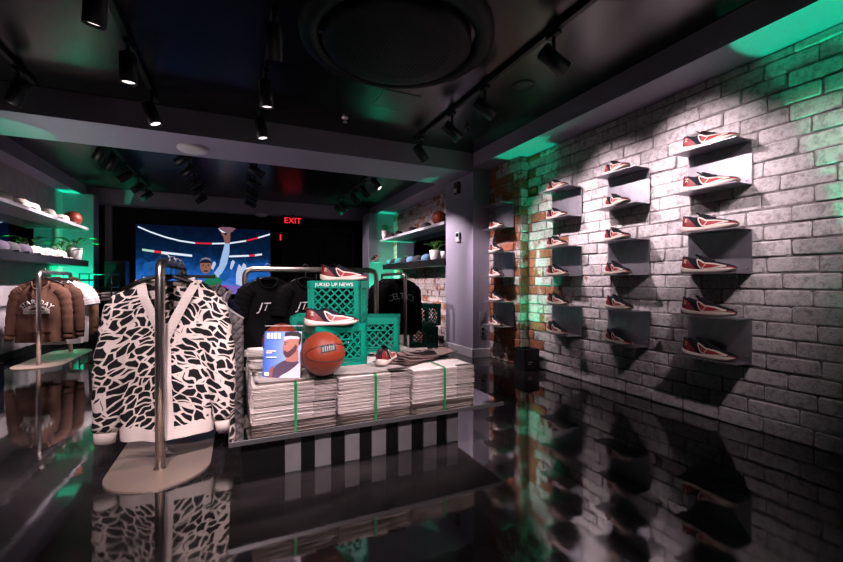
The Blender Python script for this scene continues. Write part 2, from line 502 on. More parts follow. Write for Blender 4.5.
M_upper = mat('dark_navy_mesh', (0.008, 0.008, 0.014), 0.8, spec=0.2, bump=0.25, bscale=260)
M_red = mat('red_shoe_panel', (0.17, 0.010, 0.014), 0.5, var=0.5, vscale=60)
M_redgloss = mat('bright_red_panel', (0.26, 0.012, 0.018), 0.4)
M_lace = mat('black_lace', (0.012, 0.011, 0.012), 0.8)
M_mark = mat('pale_shoe_mark', (0.62, 0.50, 0.38), 0.5)
# ------------------------------------------------------------------ spot helper
def spot(name, loc, target, energy, size_deg, blend, col, radius=0.03, parent=None):
    d = bpy.data.lights.new(name, 'SPOT')
    d.energy = energy; d.color = col; d.spot_size = R(size_deg); d.spot_blend = blend; d.shadow_soft_size = radius
    o = bpy.data.objects.new(name, d); COL.objects.link(o)
    v = Vector(target) - Vector(loc)
    o.rotation_euler = v.to_track_quat('-Z', 'Y').to_euler()
    o.location = loc
    if parent is not None:
        o.parent = parent
        o.location = Vector(loc) - parent.location
    return o

# ------------------------------------------------------------------ setting: floor, ceiling, walls
bm = B(); box(bm, LX-0.1, WX+0.2, YF-0.1, YB+0.1, -0.1, 0.0); struct('floor', bm, M_floor)
bm = B(); box(bm, LX-0.1, WX+0.2, YF-0.1, YB+0.1, CEIL, CEIL+0.1); struct('ceiling', bm, M_ceil)
bm = B(); box(bm, LX-0.1, LX, YF, YB, 0, CEIL); struct('wall_left', bm, M_lwall)
bm = B(); box(bm, LX-0.1, WX+0.2, YB, YB+0.1, 0, CEIL); struct('wall_back', bm, M_black)
bm = B(); box(bm, LX-0.1, WX+0.2, YF-0.1, YF, 0, CEIL); struct('wall_front', bm, M_dkwall)
# soffits along both sides and the beams across
bm = B(); box(bm, 2.779, WX+0.2, YF, BY0, SOF, CEIL); struct('trim_1', bm, M_lav)
bm = B(); box(bm, 2.75, WX+0.2, BY1, YB, SOF, CEIL); struct('trim_2', bm, M_lav)
bm = B(); box(bm, LX-0.1, -2.42, BY1, YB, SOF, CEIL); struct('trim_3', bm, M_lav)
bm = B(); box(bm, LX-0.1, WX+0.2, BY0, BY1, BZ, CEIL); struct('trim_4', bm, M_lav)
bm = B(); box(bm, LX-0.1, WX+0.2, 8.9, YB, 2.39, CEIL); struct('trim_5', bm, M_lav)
# pier that carries the cross beam
bm = B(); box(bm, 2.779, WX+0.2, BY0, BY1, 0, BZ); struct('wall_pier', bm, M_lav)
bm = B()
box(bm, 2.762, 2.779, BY0-0.017, BY1, 0, 0.115, bev=0.004)
box(bm, 2.762, PX, BY0-0.017, BY0, 0, 0.115, bev=0.004)
struct('baseboard_pier', bm, M_trim)
bm = B(); box(bm, LX, LX+0.015, BY1, 8.6, 0, 0.1); struct('baseboard_left', bm, M_black)
# pilasters at the back corners
bm = B(); box(bm, 2.58, WX, 8.4, 8.9, 0, SOF); struct('wall_back_right_pilaster', bm, M_lav)
bm = B(); box(bm, LX, -2.25, 8.6, 8.9, 0, SOF); struct('wall_back_left_pilaster', bm, M_lav)
bm = B(); box(bm, -2.22, -2.12, 9.12, 9.2, 0, 2.39); struct('trim_6', bm, M_lav)

# ------------------------------------------------------------------ brick wall
def bricks(name, mat_b, u0, u1, z0, z1, M, seed, first=0, jit=1.0):
    """courses of separately laid bricks; local u along the wall, w outwards"""
    rg = random.Random(seed)
    bm = B()
    CH, CL, G = 0.105, 0.262, 0.009
    k = first
    z = z0
    while z < z1 - 0.02:
        zt = min(z + CH, z1)
        u = u0 - (CL / 2 if k % 2 else 0) - rg.uniform(0, 0.05)
        while u < u1:
            L_ = CL * rg.uniform(0.93, 1.07)
            a, b_ = max(u, u0), min(u + L_, u1)
            u += L_
            if b_ - a < 0.03: continue
            a += G / 2; b_ -= G / 2
            za, zb = z + G / 2 + rg.uniform(-.003, .004), zt - G / 2 + rg.uniform(-.004, .003)
            out = 0.010 + rg.uniform(-0.004, 0.005) * jit
            tl, tr = rg.uniform(-.004, .004), rg.uniform(-.004, .004)
            rings = []
            for ins, w, c in ((0.0, 0.0, 0.008), (0.001, out * 0.6, 0.010), (0.007, out, 0.010)):
                xa, xb, ya, yb = a + ins, b_ - ins, za + ins, zb - ins
                pts = [(xa+c, ya), (xb-c, ya), (xb, ya+c), (xb, yb-c), (xb-c, yb), (xa+c, yb), (xa, yb-c), (xa, ya+c)]
                ring = []
                for (x, y) in pts:
                    ww = w + (tl * (b_ - x) + tr * (x - a)) / max(b_ - a, .01) * (w > 0)
                    ring.append(bm.verts.new(M @ Vector((x + rg.uniform(-.004, .004), y + rg.uniform(-.004, .004), ww))))
                rings.append(ring)
            for r0, r1 in zip(rings, rings[1:]):
                for i in range(8):
                    j = (i + 1) % 8
                    bm.faces.new((r0[i], r0[j], r1[j], r1[i]))
            bm.faces.new(rings[-1])
        z += CH; k += 1
    return struct(name, bm, mat_b)

def wallM(x):      # local (u, v, w) -> world: u along +Y, v up, w towards -X
    return Matrix(((0, 0, -1, x), (1, 0, 0, 0), (0, 1, 0, 0), (0, 0, 0, 1)))
def faceM(y):      # u along +X, w towards -Y
    return Matrix(((1, 0, 0, 0), (0, 0, -1, y), (0, 1, 0, 0), (0, 0, 0, 1)))

bm = B(); box(bm, WX, WX+0.2, YF, YB, 0, SOF); struct('wall_right', bm, M_mortar)
bm = B(); box(bm, PX, WX, 3.844, BY0, 0, SOF); struct('wall_right_pier', bm, M_mortar)
bricks('wall_right_bricks', M_brick, -0.6, 3.844, 0, SOF, wallM(WX), 3)
bricks('wall_right_pier_bricks', M_brick_red, 3.844, BY0, 0, SOF, wallM(PX), 4)
bricks('wall_right_return_bricks', M_brick_red, PX, WX, 0, SOF, faceM(3.844), 5, jit=1.6)
bricks('wall_right_rear_bricks', M_brick_rear, BY1, 8.4, 0, SOF, wallM(WX), 6)

# ------------------------------------------------------------------ door at the back, dark
bm = B(); box(bm, 0.86, 0.92, 9.1, 9.2, 0, 2.1); box(bm, 2.38, 2.44, 9.1, 9.2, 0, 2.1); box(bm, 0.86, 2.44, 9.1, 9.2, 2.1, 2.16)
tr = struct('door_1', bm, M_blackmetal)
for x0, x1 in ((0.925, 1.645), (1.655, 2.375)):
    bm = B(); box(bm, x0, x1, 9.15, 9.19, 0.01, 2.095, bev=0.004); box(bm, x0+0.1, x1-0.1, 9.14, 9.15, 0.9, 1.95)
    dl = obj('door_leaf', bm, M_black, tr)
    bm = B(); tube(bm, [(x1-0.06 if x0 < 1.2 else x0+0.06, 9.12, 0.95), (x1-0.06 if x0 < 1.2 else x0+0.06, 9.12, 1.15)], 0.012)
    obj('door_handle', bm, M_steel, dl)

# ------------------------------------------------------------------ track lighting
def track(x, y0, y1, label):
    y0 = -2.3 if y0 < 1 else y0
    bm = B(); box(bm, x-0.018, x+0.018, y0, y1, CEIL-0.035, CEIL)
    o = obj('light_track', bm, M_blackmetal)
    return tag(o, label, 'light track', 'ceiling light tracks')

def head(x, y, target, label, energy=0.0, size=48, blend=0.6, group='track spotlights', drop=0.2, body=0.2, rad=0.052):
    """cylindrical spotlight on a stem under its track"""
    base = thing('track_spotlight', label, 'spotlight', (x, y, CEIL-0.035), 0, group)
    piv = Vector((0, 0, -drop + 0.02))
    d = (Vector(target) - (base.location + piv)).normalized()
    q = d.to_track_quat('-Z', 'Y').to_matrix().to_4x4()
    M = Matrix.Translation(piv) @ q
    bm = B(); box(bm, -0.02, 0.02, -0.055, 0.055, -0.028, 0.0, bev=0.004)
    tube(bm, [(0, 0, -0.02), (0, 0, -drop*0.55)], 0.012, 8)
    tube(bm, [(0, 0, -drop*0.5), piv], 0.016, 8)
    obj('mount_stem', bm, M_blackmetal, base)
    bm = B()
    lathe(bm, [(0, body*0.5), (rad*0.9, body*0.5), (rad, body*0.45), (rad, -body*0.5), (rad*0.86, -body*0.5), (rad*0.82, -body*0.42), (0, -body*0.42)], 20, M)
    lb = obj('lamp_body', bm, M_blackmetal, base, True)
    bm = B(); lathe(bm, [(rad*0.8, -body*0.43), (rad*0.4, -body*0.445), (0, -body*0.45)], 16, M)
    obj('lamp_lens', bm, M_lens, lb, True)
    if energy > 0:
        spot('spot_lamp', base.location + piv + d * (body * 0.52), target, energy, size, blend, SPOT_COL, 0.025, base)
    return base

track(-1.53, 0.2, 4.35, 'black ceiling track farthest left in the front room, ending at the cross beam')
track(-0.68, 0.2, 4.35, 'black ceiling track running over the steel rack with the patterned cardigan')
track(0.2, 0.2, 4.35, 'black ceiling track left of the round ceiling air diffuser')
track(1.88, 0.2, 4.35, 'black ceiling track right of the round diffuser, facing the brick wall')
head(-1.53, 4.08, (-2.3, 4.2, 0.3), 'spotlight at top left in front of the green-tinged cross beam', 130)
head(-1.53, 1.6, (-1.7, 2.6, 0.0), 'spotlight of the far left front track, above the open floor', 300)
head(-0.68, 2.63, (-1.0, 3.2, 0.0), 'nearest spotlight on the track over the cardigan, cut by the picture top', 70)
head(-0.68, 3.32, (-0.62, 3.4, 0.0), 'upright hanging spotlight over the cardigan rack, second from the beam', 70)
head(-0.68, 4.14, (0.0, 3.9, 0.6), 'tilted spotlight over the cardigan rack, right before the beam', 80)
head(-0.68, 0.75, (-0.36, 2.6, 0.55), 'spotlight that shines on the front of the patterned cardigan', E_TABLE*0.8, 40)
head(0.2, 0.85, (0.45, 2.3, 0.5), 'spotlight that shines on the basketball and newspapers', E_TABLE, 46)
head(0.2, 2.58, (0.25, 3.6, 0.9), 'faint spotlight beside the left rim of the round diffuser', 50)
head(0.2, 3.34, (0.35, 3.5, 0.3), 'lit spotlight pointing down, above the black tee rack', 90)
head(0.2, 4.11, (0.5, 3.9, 0.6), 'spotlight nearest the beam on the track left of the diffuser', 70)
head(-0.68, -1.9, (-0.3, 2.4, 0.35), 'added spotlight far behind on the cardigan track, aimed low at the rack', E_TABLE*1.0, 34)  # added lamp behind the camera, brightens the rack from the front
head(0.2, -1.9, (0.65, 2.2, 0.2), 'added spotlight far behind on the diffuser track, aimed low at the newspaper table', E_TABLE*0.8, 34)  # added lamp behind the camera, brings up the plinth slats
head(1.88, 1.0, (1.0, 2.5, 0.45), 'spotlight by the brick wall turned back to the newspaper table', E_TABLE*0.9, 42)
head(1.88, 0.62, (3.1, 1.35, 1.6), 'spotlight before the brick wall at the picture edge', E_WALL*0.4, 44, 0.9)
head(1.88, 2.04, (3.15, 1.9, 1.75), 'largest spotlight in front of the brick wall, upper right', E_WALL*1.05, 56, 1.0)
head(1.88, 2.85, (3.15, 2.6, 1.6), 'dim spotlight in front of the brick wall, second from upper right', E_WALL*1.15, 58, 1.0)
head(1.88, 3.42, (3.15, 3.25, 1.4), 'dim spotlight in front of the brick wall, third from upper right', E_WALL*0.95, 58, 1.0)
head(1.88, 4.15, (3.0, 4.1, 1.1), 'tilted spotlight closest to the grey pier and beam', E_WALL*1.3, 50, 0.9)
head(1.88, 0.3, (3.15, 2.3, 0.35), 'added spotlight in front of the brick wall that lights the foot of the wall', E_WALL*0.5, 50, 1.0)  # added lamp out of view, fills the lower part of the wall

rear = [(-1.41, 'leftmost rear track', [5.62, 6.05, 6.75, 7.5, 8.15], [(-2.2, 5.9, 0.8), (-2.3, 6.3, 0.9), (-2.4, 6.6, 1.6), (-2.4, 7.4, 1.6), (-2.4, 8.0, 1.6)]),
        (-0.59, 'rear track in front of the big screen', [5.5, 6.1, 6.8, 7.35, 8.1], [(-2.6, 5.8, 0.8), (-2.6, 6.4, 0.8), (-2.6, 6.9, 0.8), (-2.6, 7.4, 0.8), (-2.6, 8.1, 0.8)]),
        (0.22, 'rear track left of the exit sign', [5.75, 6.5, 7.3, 7.6, 8.2], [(3.1, 5.9, 0.95), (3.1, 6.6, 0.95), (3.1, 7.2, 0.95), (3.1, 7.6, 0.95), (3.1, 8.2, 1.0)]),
        (1.87, 'rear track beside the rear brick wall', [5.75, 6.35, 6.95, 7.75, 8.15], [(2.78, 4.95, 1.2), (3.1, 6.2, 1.2), (3.1, 6.8, 1.2), (3.1, 7.6, 1.3), (3.1, 8.0, 1.3)])]
ordw = ['nearest to the beam', 'second behind the beam', 'in the middle', 'second from last', 'farthest back']
en = {0: [1.1, 1.1, 1.3, 1.0, .9], 1: [1.5, 1.3, 1.1, .6, 0], 2: [1.3, 1.0, .8, 0, .5], 3: [1.0, .8, .7, .5, .3]}
for i, (tx, nm, ys, ts) in enumerate(rear):
    track(tx, 5.3, 8.35, 'black ' + nm + ' under the black ceiling behind the beam')
    for j, (y, tg) in enumerate(zip(ys, ts)):
        head(tx, y, tg, 'black spotlight %s on the %s' % (ordw[j], nm), E_BACK * en[i][j], 52, 0.7, 'rear track spotlights')

# ------------------------------------------------------------------ green floor uplights
def uplight(x, y, label, aim, narrow=23, e=1.0, wide=1.0):
    b_ = thing('floor_uplight', label, 'uplight', (x, y, 0), 0, 'green floor uplights')
    bm = B(); box(bm, -0.1, 0.1, -0.1, 0.1, 0.0, 0.20, bev=0.006)
    for k in range(4): box(bm, -0.1, 0.1, -0.1, -0.085, 0.19, 0.235, Matrix.Rotation(PI/2*k, 4, 'Z'))
    obj('housing', bm, M_blackmetal, b_)
    bm = B(); lathe(bm, [(0.075, 0.199), (0.07, 0.204), (0, 0.206)], 20); obj('lamp_lens', bm, M_glens, b_, True)
    bm = B(); box(bm, -0.06, 0.0, -0.102, -0.0995, 0.09, 0.1); box(bm, -0.06, -0.02, -0.102, -0.0995, 0.07, 0.078); obj('name_plate', bm, M_slat, b_)
    spot('green_beam', (x, y, 0.24), aim, E_GREEN * e, narrow, 0.12, GREEN, 0.02, b_)
    if wide > 0: spot('green_spill', (x, y, 0.24), aim, E_GREEN * 0.5 * wide, 75, 1.0, GREEN, 0.05, b_)
    return b_
uplight(2.99, 3.68, 'black floor uplight with green beam at the foot of the brick corner', (3.0, 3.64, 2.47), 23, 1.2, 0.5)
uplight(2.98, 0.80, 'green floor uplight by the brick wall beyond the right picture edge', (2.96, 0.92, 2.47), 30, 2.1, 0.10)
uplight(-2.1, 4.98, 'green floor uplight on the left under the cross beam', (-2.0, 5.05, 2.41), 20, 0.6, 0.3)
uplight(2.95, 6.12, 'green floor uplight hidden behind the stacked dark crates', (2.68, 5.2, 2.41), 16, 0.7, 0.1)
uplight(-2.42, 8.48, 'green floor uplight before the back left pilaster', (-2.42, 8.5, 2.4), 54, 3.4, 0.8)
uplight(2.86, 8.28, 'green floor uplight before the back right pilaster', (2.8, 8.3, 2.4), 54, 2.2, 0.4)

t = thing('floor_uplight', 'added warm white floor uplight, out of view, under the left end of the cross beam', 'uplight', (-2.25, 4.72, 0), 0)  # added unseen lamp, put here to brighten the underside of the beam
bm = B(); box(bm, -0.1, 0.1, -0.1, 0.1, 0.0, 0.20, bev=0.006); obj('housing', bm, M_blackmetal, t)
bm = B(); lathe(bm, [(0.075, 0.201), (0.07, 0.206), (0, 0.208)], 20); obj('lamp_lens', bm, M_lens, t, True)
spot('added_white_beam', (-2.25, 4.72, 0.25), (-0.6, 4.9, 2.416), 85, 75, 0.8, SPOT_COL, 0.05, t)
# ------------------------------------------------------------------ ceiling fittings
t = thing('air_diffuser', 'large round black ceiling air diffuser with a perforated centre', 'air diffuser', (1.0, 2.59, CEIL))
M_diff = mat('black_diffuser_paint', (0.004, 0.004, 0.0045), 0.5, spec=0.18)
bm = B(); lathe(bm, [(0.66, 0.0), (0.655, -0.03), (0.60, -0.055), (0.535, -0.05), (0.53, -0.01)], 64); obj('outer_ring', bm, M_diff, t, True)
bm = B(); lathe(bm, [(0.50, -0.01), (0.505, -0.06), (0.47, -0.085), (0.42, -0.09), (0.0, -0.09)], 64); obj('centre_disc', bm, M_diff, t, True)
bm = B()
for i in range(-13, 14):
    for j in range(-13, 14):
        x, y = i * 0.028, j * 0.028
        if x * x + y * y < 0.36 ** 2:
            lathe(bm, [(0.0085, -0.0905), (0.006, -0.092), (0, -0.0885)], 8, Matrix.Translation((x, y, 0)))
obj('perforated_grille', bm, M_black, t)
bm = B(); lathe(bm, [(0.02, -0.02), (0.018, -0.05), (0, -0.052)], 16, Matrix.Translation((-0.51, 0.05, 0)))
obj('sensor', bm, mat('blue_grey_plastic', (0.08, 0.11, 0.22), 0.3), t, True)

def disc_fitting(name, label, cat, x, y, z, r, h, m, group=None):
    bm = B(); lathe(bm, [(r, 0), (r, -h*0.45), (r*0.86, -h*0.8), (r*0.5, -h), (0, -h)], 28)
    o = obj(name, bm, m, None, True); o.location = (x, y, z)
    return tag(o, label, cat, group)
disc_fitting('smoke_detector', 'white round smoke detector under the cross beam', 'smoke detector', -0.434, 4.9, BZ, 0.15, 0.05, M_white)
X_, z_ = at(262, 214, 9.05)
disc_fitting('smoke_detector', 'small white smoke detector under the back beam above the screen', 'smoke detector', 0.45, 9.05, 2.39, 0.12, 0.045, M_white)
for (x, y, lab) in ((0.99, 4.05, 'small sprinkler head on the black ceiling between the round diffuser and the beam'), (1.9 + 0.35, 3.75, 'sprinkler head on the black ceiling in front of the grey pier')):
    bm = B(); lathe(bm, [(0.035, 0), (0.033, -0.008), (0.012, -0.012), (0.010, -0.04), (0.022, -0.043), (0.022, -0.047), (0, -0.048)], 16)
    o = obj('sprinkler', bm, M_steel if x < 1.5 else M_blackmetal, None, True); o.location = (x, y, CEIL)
    tag(o, lab, 'sprinkler')
bm = B(); box(bm, 1.15, 1.5, 3.3, 3.65, CEIL-0.006, CEIL, bev=0.002); tag(obj('access_panel', bm, mat('panel_black', (0.02, 0.019, 0.02), 0.3)), 'square black access panel in the ceiling beside the round diffuser', 'access panel')
disc_fitting('ceiling_speaker', 'small round black ceiling speaker near the brick wall track', 'speaker', 2.2, 2.75, CEIL, 0.09, 0.012, M_blackmetal)

# ------------------------------------------------------------------ exit sign, alarm, thermostat, switches
t = thing('exit_sign', 'glowing red EXIT sign hanging below the back beam', 'exit sign', (1.05, 8.86, 2.16))
bm = B(); box(bm, -0.22, 0.22, -0.02, 0.02, 0.0, 0.21, bev=0.005); box(bm, -0.02, 0.02, -0.012, 0.012, 0.21, 0.23); obj('sign_box', bm, M_black, t)
bm = text_bm('EXIT', 0.17, 0.004, fn=lambda x, y, z: Vector((x, -0.022 - z, y + 0.105))); obj('lettering', bm, M_led, t)
t = thing('alarm_light', 'small glowing red light below the exit sign in the dark doorway', 'alarm light', (0.83, 9.1, 1.78))
bm = B(); box(bm, -0.03, 0.03, 0, 0.05, 0, 0.26, bev=0.006); obj('housing', bm, M_blackmetal, t)
bm = B(); box(bm, -0.012, 0.012, -0.004, 0.001, 0.09, 0.22); obj('glow_strip', bm, M_led, t)
# on the pier's left side (x = 2.779)
t = thing('fire_strobe', 'dark red fire alarm strobe high on the grey pier', 'fire alarm', (2.779, 4.86, 2.2))
bm = B(); box(bm, -0.05, 0, -0.06, 0.06, 0, 0.16, bev=0.006); obj('housing', bm, mat('dark_red_plastic', (0.09, 0.008, 0.01), 0.4), t)
bm = B(); box(bm, -0.065, -0.048, -0.03, 0.03, 0.02, 0.07, bev=0.005); obj('flash_lens', bm, M_white, t)
t = thing('thermostat', 'white thermostat with dark display on the grey pier', 'thermostat', (2.779, 4.86, 1.54))
bm = B(); box(bm, -0.025, 0, -0.05, 0.05, 0, 0.135, bev=0.006); obj('housing', bm, M_white, t)
bm = B(); box(bm, -0.027, -0.024, -0.033, 0.033, 0.07, 0.12); obj('display', bm, mat('dark_blue_display', (0.01, 0.02, 0.06), 0.2), t)
M_wallplate = mat('grey_wall_plate', (0.26, 0.24, 0.27), 0.4)
t = thing('light_switch', 'grey wall plate with a switch on the pier, above the outlet', 'switch', (2.925, BY0, 0.45))
bm = B(); box(bm, -0.045, 0.045, -0.008, 0, 0, 0.14, bev=0.003); cp = obj('cover_plate', bm, M_wallplate, t)
bm = B(); box(bm, -0.016, 0.016, -0.014, -0.007, 0.04, 0.1, bev=0.002); obj('rocker', bm, M_wallplate, cp)
t = thing('power_outlet', 'grey power outlet low on the pier above the baseboard', 'outlet', (2.925, BY0, 0.27))
bm = B(); box(bm, -0.045, 0.045, -0.008, 0, 0, 0.14, bev=0.003); cp = obj('cover_plate', bm, M_wallplate, t)
for zc in (0.04, 0.1):
    bm = B(); lathe(bm, [(0.019, 0), (0.018, 0.005), (0, 0.005)], 14, Matrix.Translation((0, -0.007, zc)) @ Matrix.Rotation(R(90), 4, 'X')); obj('socket', bm, M_black, cp)

# ------------------------------------------------------------------ big screen
SY = 9.08
t = thing('video_screen', 'large blue video wall showing a basketball arena', 'screen', (-0.56, SY + 0.03, 0.72))
bm = B(); box(bm, -1.21, 1.21, 0.0, 0.09, 0, 1.37); obj('screen_frame', bm, M_black, t)
M_scr = gradient_material('arena_picture', [(0.0, (0.10, 0.14, 0.50)), (0.22, (0.015, 0.10, 0.40)), (0.40, (0.005, 0.05, 0.20)), (0.52, (0.002, 0.018, 0.07)), (0.66, (0.0015, 0.008, 0.028)), (1.0, (0.001, 0.003, 0.012))], 'Z', 0.02, 1.36, 1.4, 0.7)
bm = B(); grid(bm, 12, 8, lambda u, v: Vector((-1.185 + 2.37 * u, -0.002, 0.02 + 1.335 * v)))
o = obj('display', bm, M_scr, t)
for v in o.data.vertices: pass
# picture elements on the display, each a flat lit shape
def lit(name, col, s): return mat(name, (0, 0, 0), 0.5, spec=0.0, emit=col, estr=s)
layer = [0]
def screen_poly(name, pts, m, parent=None):
    """pts in photo pixels on the plane of the display"""
    layer[0] += 1
    bm = B()
    vs = []
    for px, py in pts:
        X, z = at(px, py, SY)
        vs.append(bm.verts.new((X + 0.56, -0.004 - 0.0006 * layer[0], z - 0.72)))
    f = bm.faces.new(vs)
    bmesh.ops.triangulate(bm, faces=[f])
    return obj(name, bm, m, t)
def strip(p, q, w):
    return [(p[0], p[1]), (q[0], q[1]), (q[0], q[1] + w), (p[0], p[1] + w)]
L_white = lit('screen_white', (0.75, 0.85, 1.0), 1.0); L_redp = lit('screen_red', (0.8, 0.02, 0.05), 0.9)
ring = [(137.5, 225.6), (150, 231), (165, 236.2), (180, 240), (195, 242.2), (212, 242.8), (230, 242.4), (246, 240), (258, 237), (270, 233.4)]
for i, (p, q) in enumerate(zip(ring, ring[1:])):
    screen_poly('ribbon_board', strip(p, q, 1.5), L_redp if i in (4, 7) else L_white)
for i, (p, q) in enumerate(zip([(142, 248.5), (154, 250.2), (161, 251.2), (192, 254.6)], [(154, 250.2), (161, 251.2), (192, 254.6)])):
    screen_poly('ribbon_board', strip(p, q, 2.2), (lit('screen_pale_green', (0.6, 1.0, 0.8), 0.7), L_redp, L_white)[i])
for p, q, m_ in (((229, 255.5), (249, 254.8), L_white), ((249, 254.8), (255, 254.3), L_redp), ((255, 254.3), (262, 253.4), L_white)):
    screen_poly('ribbon_board', strip(p, q, 1.8), m_)
screen_poly('court', [(204, 288), (224, 285), (250, 287), (270, 285), (270, 292), (240, 294), (204, 294)], lit('screen_court', (0.32, 0.22, 0.85), 0.6))
screen_poly('court_edge', [(203, 286.3), (224, 285.2), (229, 287.3), (204, 288.6)], lit('screen_pink', (0.75, 0.06, 0.45), 0.6))
# player with a raised arm
screen_poly('player_shirt', [(202, 291), (203, 282), (208, 277), (216, 272), (221, 270), (224, 278), (220, 286), (218, 291)], lit('screen_green', (0.02, 0.22, 0.11), 0.8))
screen_poly('player_sleeve', [(214, 273), (219, 266), (222, 254), (225, 243), (229.5, 243), (229.5, 252), (227, 264), (222, 273), (218, 278)], lit('screen_sleeve', (0.42, 0.62, 0.95), 0.8))
screen_poly('player_hand', [(225, 243.5), (224, 238), (221, 233), (222, 231.5), (226, 236), (228, 231), (230.5, 232), (229.8, 243.5)], lit('screen_skin_dark', (0.30, 0.12, 0.10), 0.8))
screen_poly('held_ball', [(218, 228.5), (221, 226.8), (231, 227.2), (236, 228.6), (232, 232), (224, 233.2), (219.5, 231)], lit('screen_ball', (0.24, 0.11, 0.16), 0.8))
screen_poly('ball_glint', [(218, 227.6), (221, 230), (226, 233), (221.5, 232.2)], L_white)
def ell(cx, cy, rx, ry, a0=0, a1=360, n=18): return [(cx + rx * math.cos(R(a0 + (a1 - a0) * k / (n if a1 - a0 < 360 else n))), cy + ry * math.sin(R(a0 + (a1 - a0) * k / n))) for k in range(n + (1 if a1 - a0 < 360 else 0))]
screen_poly('player_head', ell(205.6, 266, 5.6, 7.6), lit('screen_skin', (0.36, 0.15, 0.11), 0.8))
screen_poly('player_hair', ell(205.6, 263, 6.2, 6.6, 180, 360), lit('screen_hair', (0.015, 0.013, 0.03), 0.8))
screen_poly('player_headband', [(199.6, 261.6), (202, 258.2), (206, 257.2), (210, 258.4), (211.8, 262), (210, 260.4), (206, 259), (202, 260)], lit('screen_band', (0.25, 0.27, 0.4), 0.7))
for ex in (203.1, 208.3): screen_poly('player_eye', ell(ex, 265, 1.1, 0.7, n=8), lit('screen_dark', (0.01, 0.008, 0.012), 1))
screen_poly('player_mouth', ell(205.8, 271, 2.4, 0.8, n=8), lit('screen_dark', (0.01, 0.008, 0.012), 1))
screen_poly('player_nose', [(205.2, 265.5), (206.4, 265.5), (207, 268.2), (204.6, 268.2)], lit('screen_nose', (0.26, 0.10, 0.08), 0.8))
# white-shirted player on the right and blurred spectators
screen_poly('rival_player', [(236, 284), (236, 274), (237.5, 268), (239, 264), (241.5, 267), (243.5, 263), (246, 265), (247, 270), (244.5, 275), (244.5, 284), (241, 286)], lit('screen_pale', (0.62, 0.72, 1.0), 0.8))
screen_poly('rival_player', [(230, 268), (231, 262), (233, 260), (235, 262), (233.4, 266), (231.5, 270)], lit('screen_pale', (0.62, 0.72, 1.0), 0.8))
screen_poly('rival_player', [(211, 268), (213, 262), (215, 261.5), (216, 264), (213, 270)], lit('screen_pale', (0.62, 0.72, 1.0), 0.8))
for px, py, rx, ry in ((147, 266, 4, 4), (153, 264, 5, 3), (146, 278, 6, 4), (158, 282, 6, 3), (170, 272, 6, 4), (224, 277, 5, 4), (256, 270, 6, 4), (262, 278, 6, 4), (252, 282, 5, 3)):
    screen_poly('crowd_patch', ell(px, py, rx, ry, n=10), lit('screen_crowd', (0.015, 0.12, 0.42), 0.8))

# black cabinet left of the screen
t = thing('speaker_cabinet', 'tall black cabinet at the back wall, left of the screen', 'cabinet', (-1.95, 8.75, 0))
bm = B(); box(bm, -0.15, 0.15, -0.14, 0.14, 0, 1.36, bev=0.01); obj('body', bm, M_blackmetal, t)
bm = B(); box(bm, -0.125, 0.125, -0.148, -0.139, 0.06, 1.3); obj('front_grille', bm, M_black, t)

# ------------------------------------------------------------------ display shelves on both side walls
def wall_ledge(name, label, x0, x1, y0, y1, z0, z1, m):
    bm = B(); box(bm, x0, x1, y0, y1, z0, z1, bev=0.004)
    return tag(obj(name, bm, m), label, 'shelf', 'wall display shelves')
UZ, LZ = 1.88, 1.335
M_board = mat('pale_shelf_board', (0.30, 0.29, 0.32), 0.35, spec=0.5)
wall_ledge('wall_shelf', 'upper pale wall shelf on the left with light caps and a basketball', LX, -2.25, BY1, 8.36, UZ-0.045, UZ, M_board)
wall_ledge('wall_shelf', 'lower black wall shelf on the left with caps and a plant', LX, -2.25, BY1, 8.36, LZ-0.1, LZ, M_blackmetal)
wall_ledge('wall_shelf', 'upper pale wall shelf on the rear brick wall with a basketball', 2.75, WX, BY1, 8.16, UZ-0.045, UZ, M_board)
wall_ledge('wall_shelf', 'lower black wall shelf on the rear brick wall with teal caps', 2.75, WX, BY1, 8.0, LZ-0.1, LZ, M_blackmetal)
nm_ = ['nearest the front', 'in the middle', 'farthest back']
for i, (y0, y1) in enumerate(((5.26, 6.3), (6.31, 7.2), (7.21, 8.1))):
    bm = B(); box(bm, LX, LX+0.02, y0, y1, LZ, UZ-0.045, bev=0.002)
    tag(obj('mirror_panel', bm, M_mirror), 'dark mirror panel between the left wall shelves, ' + nm_[i], 'mirror', 'mirror panels')
    bm = B(); box(bm, WX-0.04, WX-0.02, y0, y1, LZ, UZ-0.045, bev=0.002)
    tag(obj('mirror_panel', bm, M_mirror), 'dark mirror panel between the rear right wall shelves, ' + nm_[i], 'mirror', 'mirror panels')

# caps
def make_cap(label, x, y, z, rz, m, m2, group):
    t = thing('cap', label, 'cap', (x, y, z), rz, group)
    bm = B()
    lathe(bm, [(0.083, 0.0), (0.088, 0.02), (0.086, 0.055), (0.074, 0.088), (0.05, 0.108), (0.02, 0.117), (0, 0.118)], 20)
    for v in bm.verts: v.co.y *= 1.12
    cr = obj('crown', bm, m, t, True)
    bm = B()
    def f(u, v):
        a = R(-62 + 124 * u); r = 0.086 + 0.07 * v * math.cos(a * 0.95) ** 0.6
        return Vector((r * math.sin(a), -r * math.cos(a) * 1.12, 0.012 - 0.018 * v * abs(math.sin(a)) * 1.4 + 0.004 * (1 - v)))
    grid(bm, 14, 4, f)
    bmesh.ops.solidify(bm, geom=bm.faces, thickness=0.004)
    obj('bill', bm, m2, t, True)
    bm = B(); lathe(bm, [(0.01, 0.116), (0.008, 0.122), (0, 0.124)], 10); obj('top_button', bm, m2, cr, True)
    return t
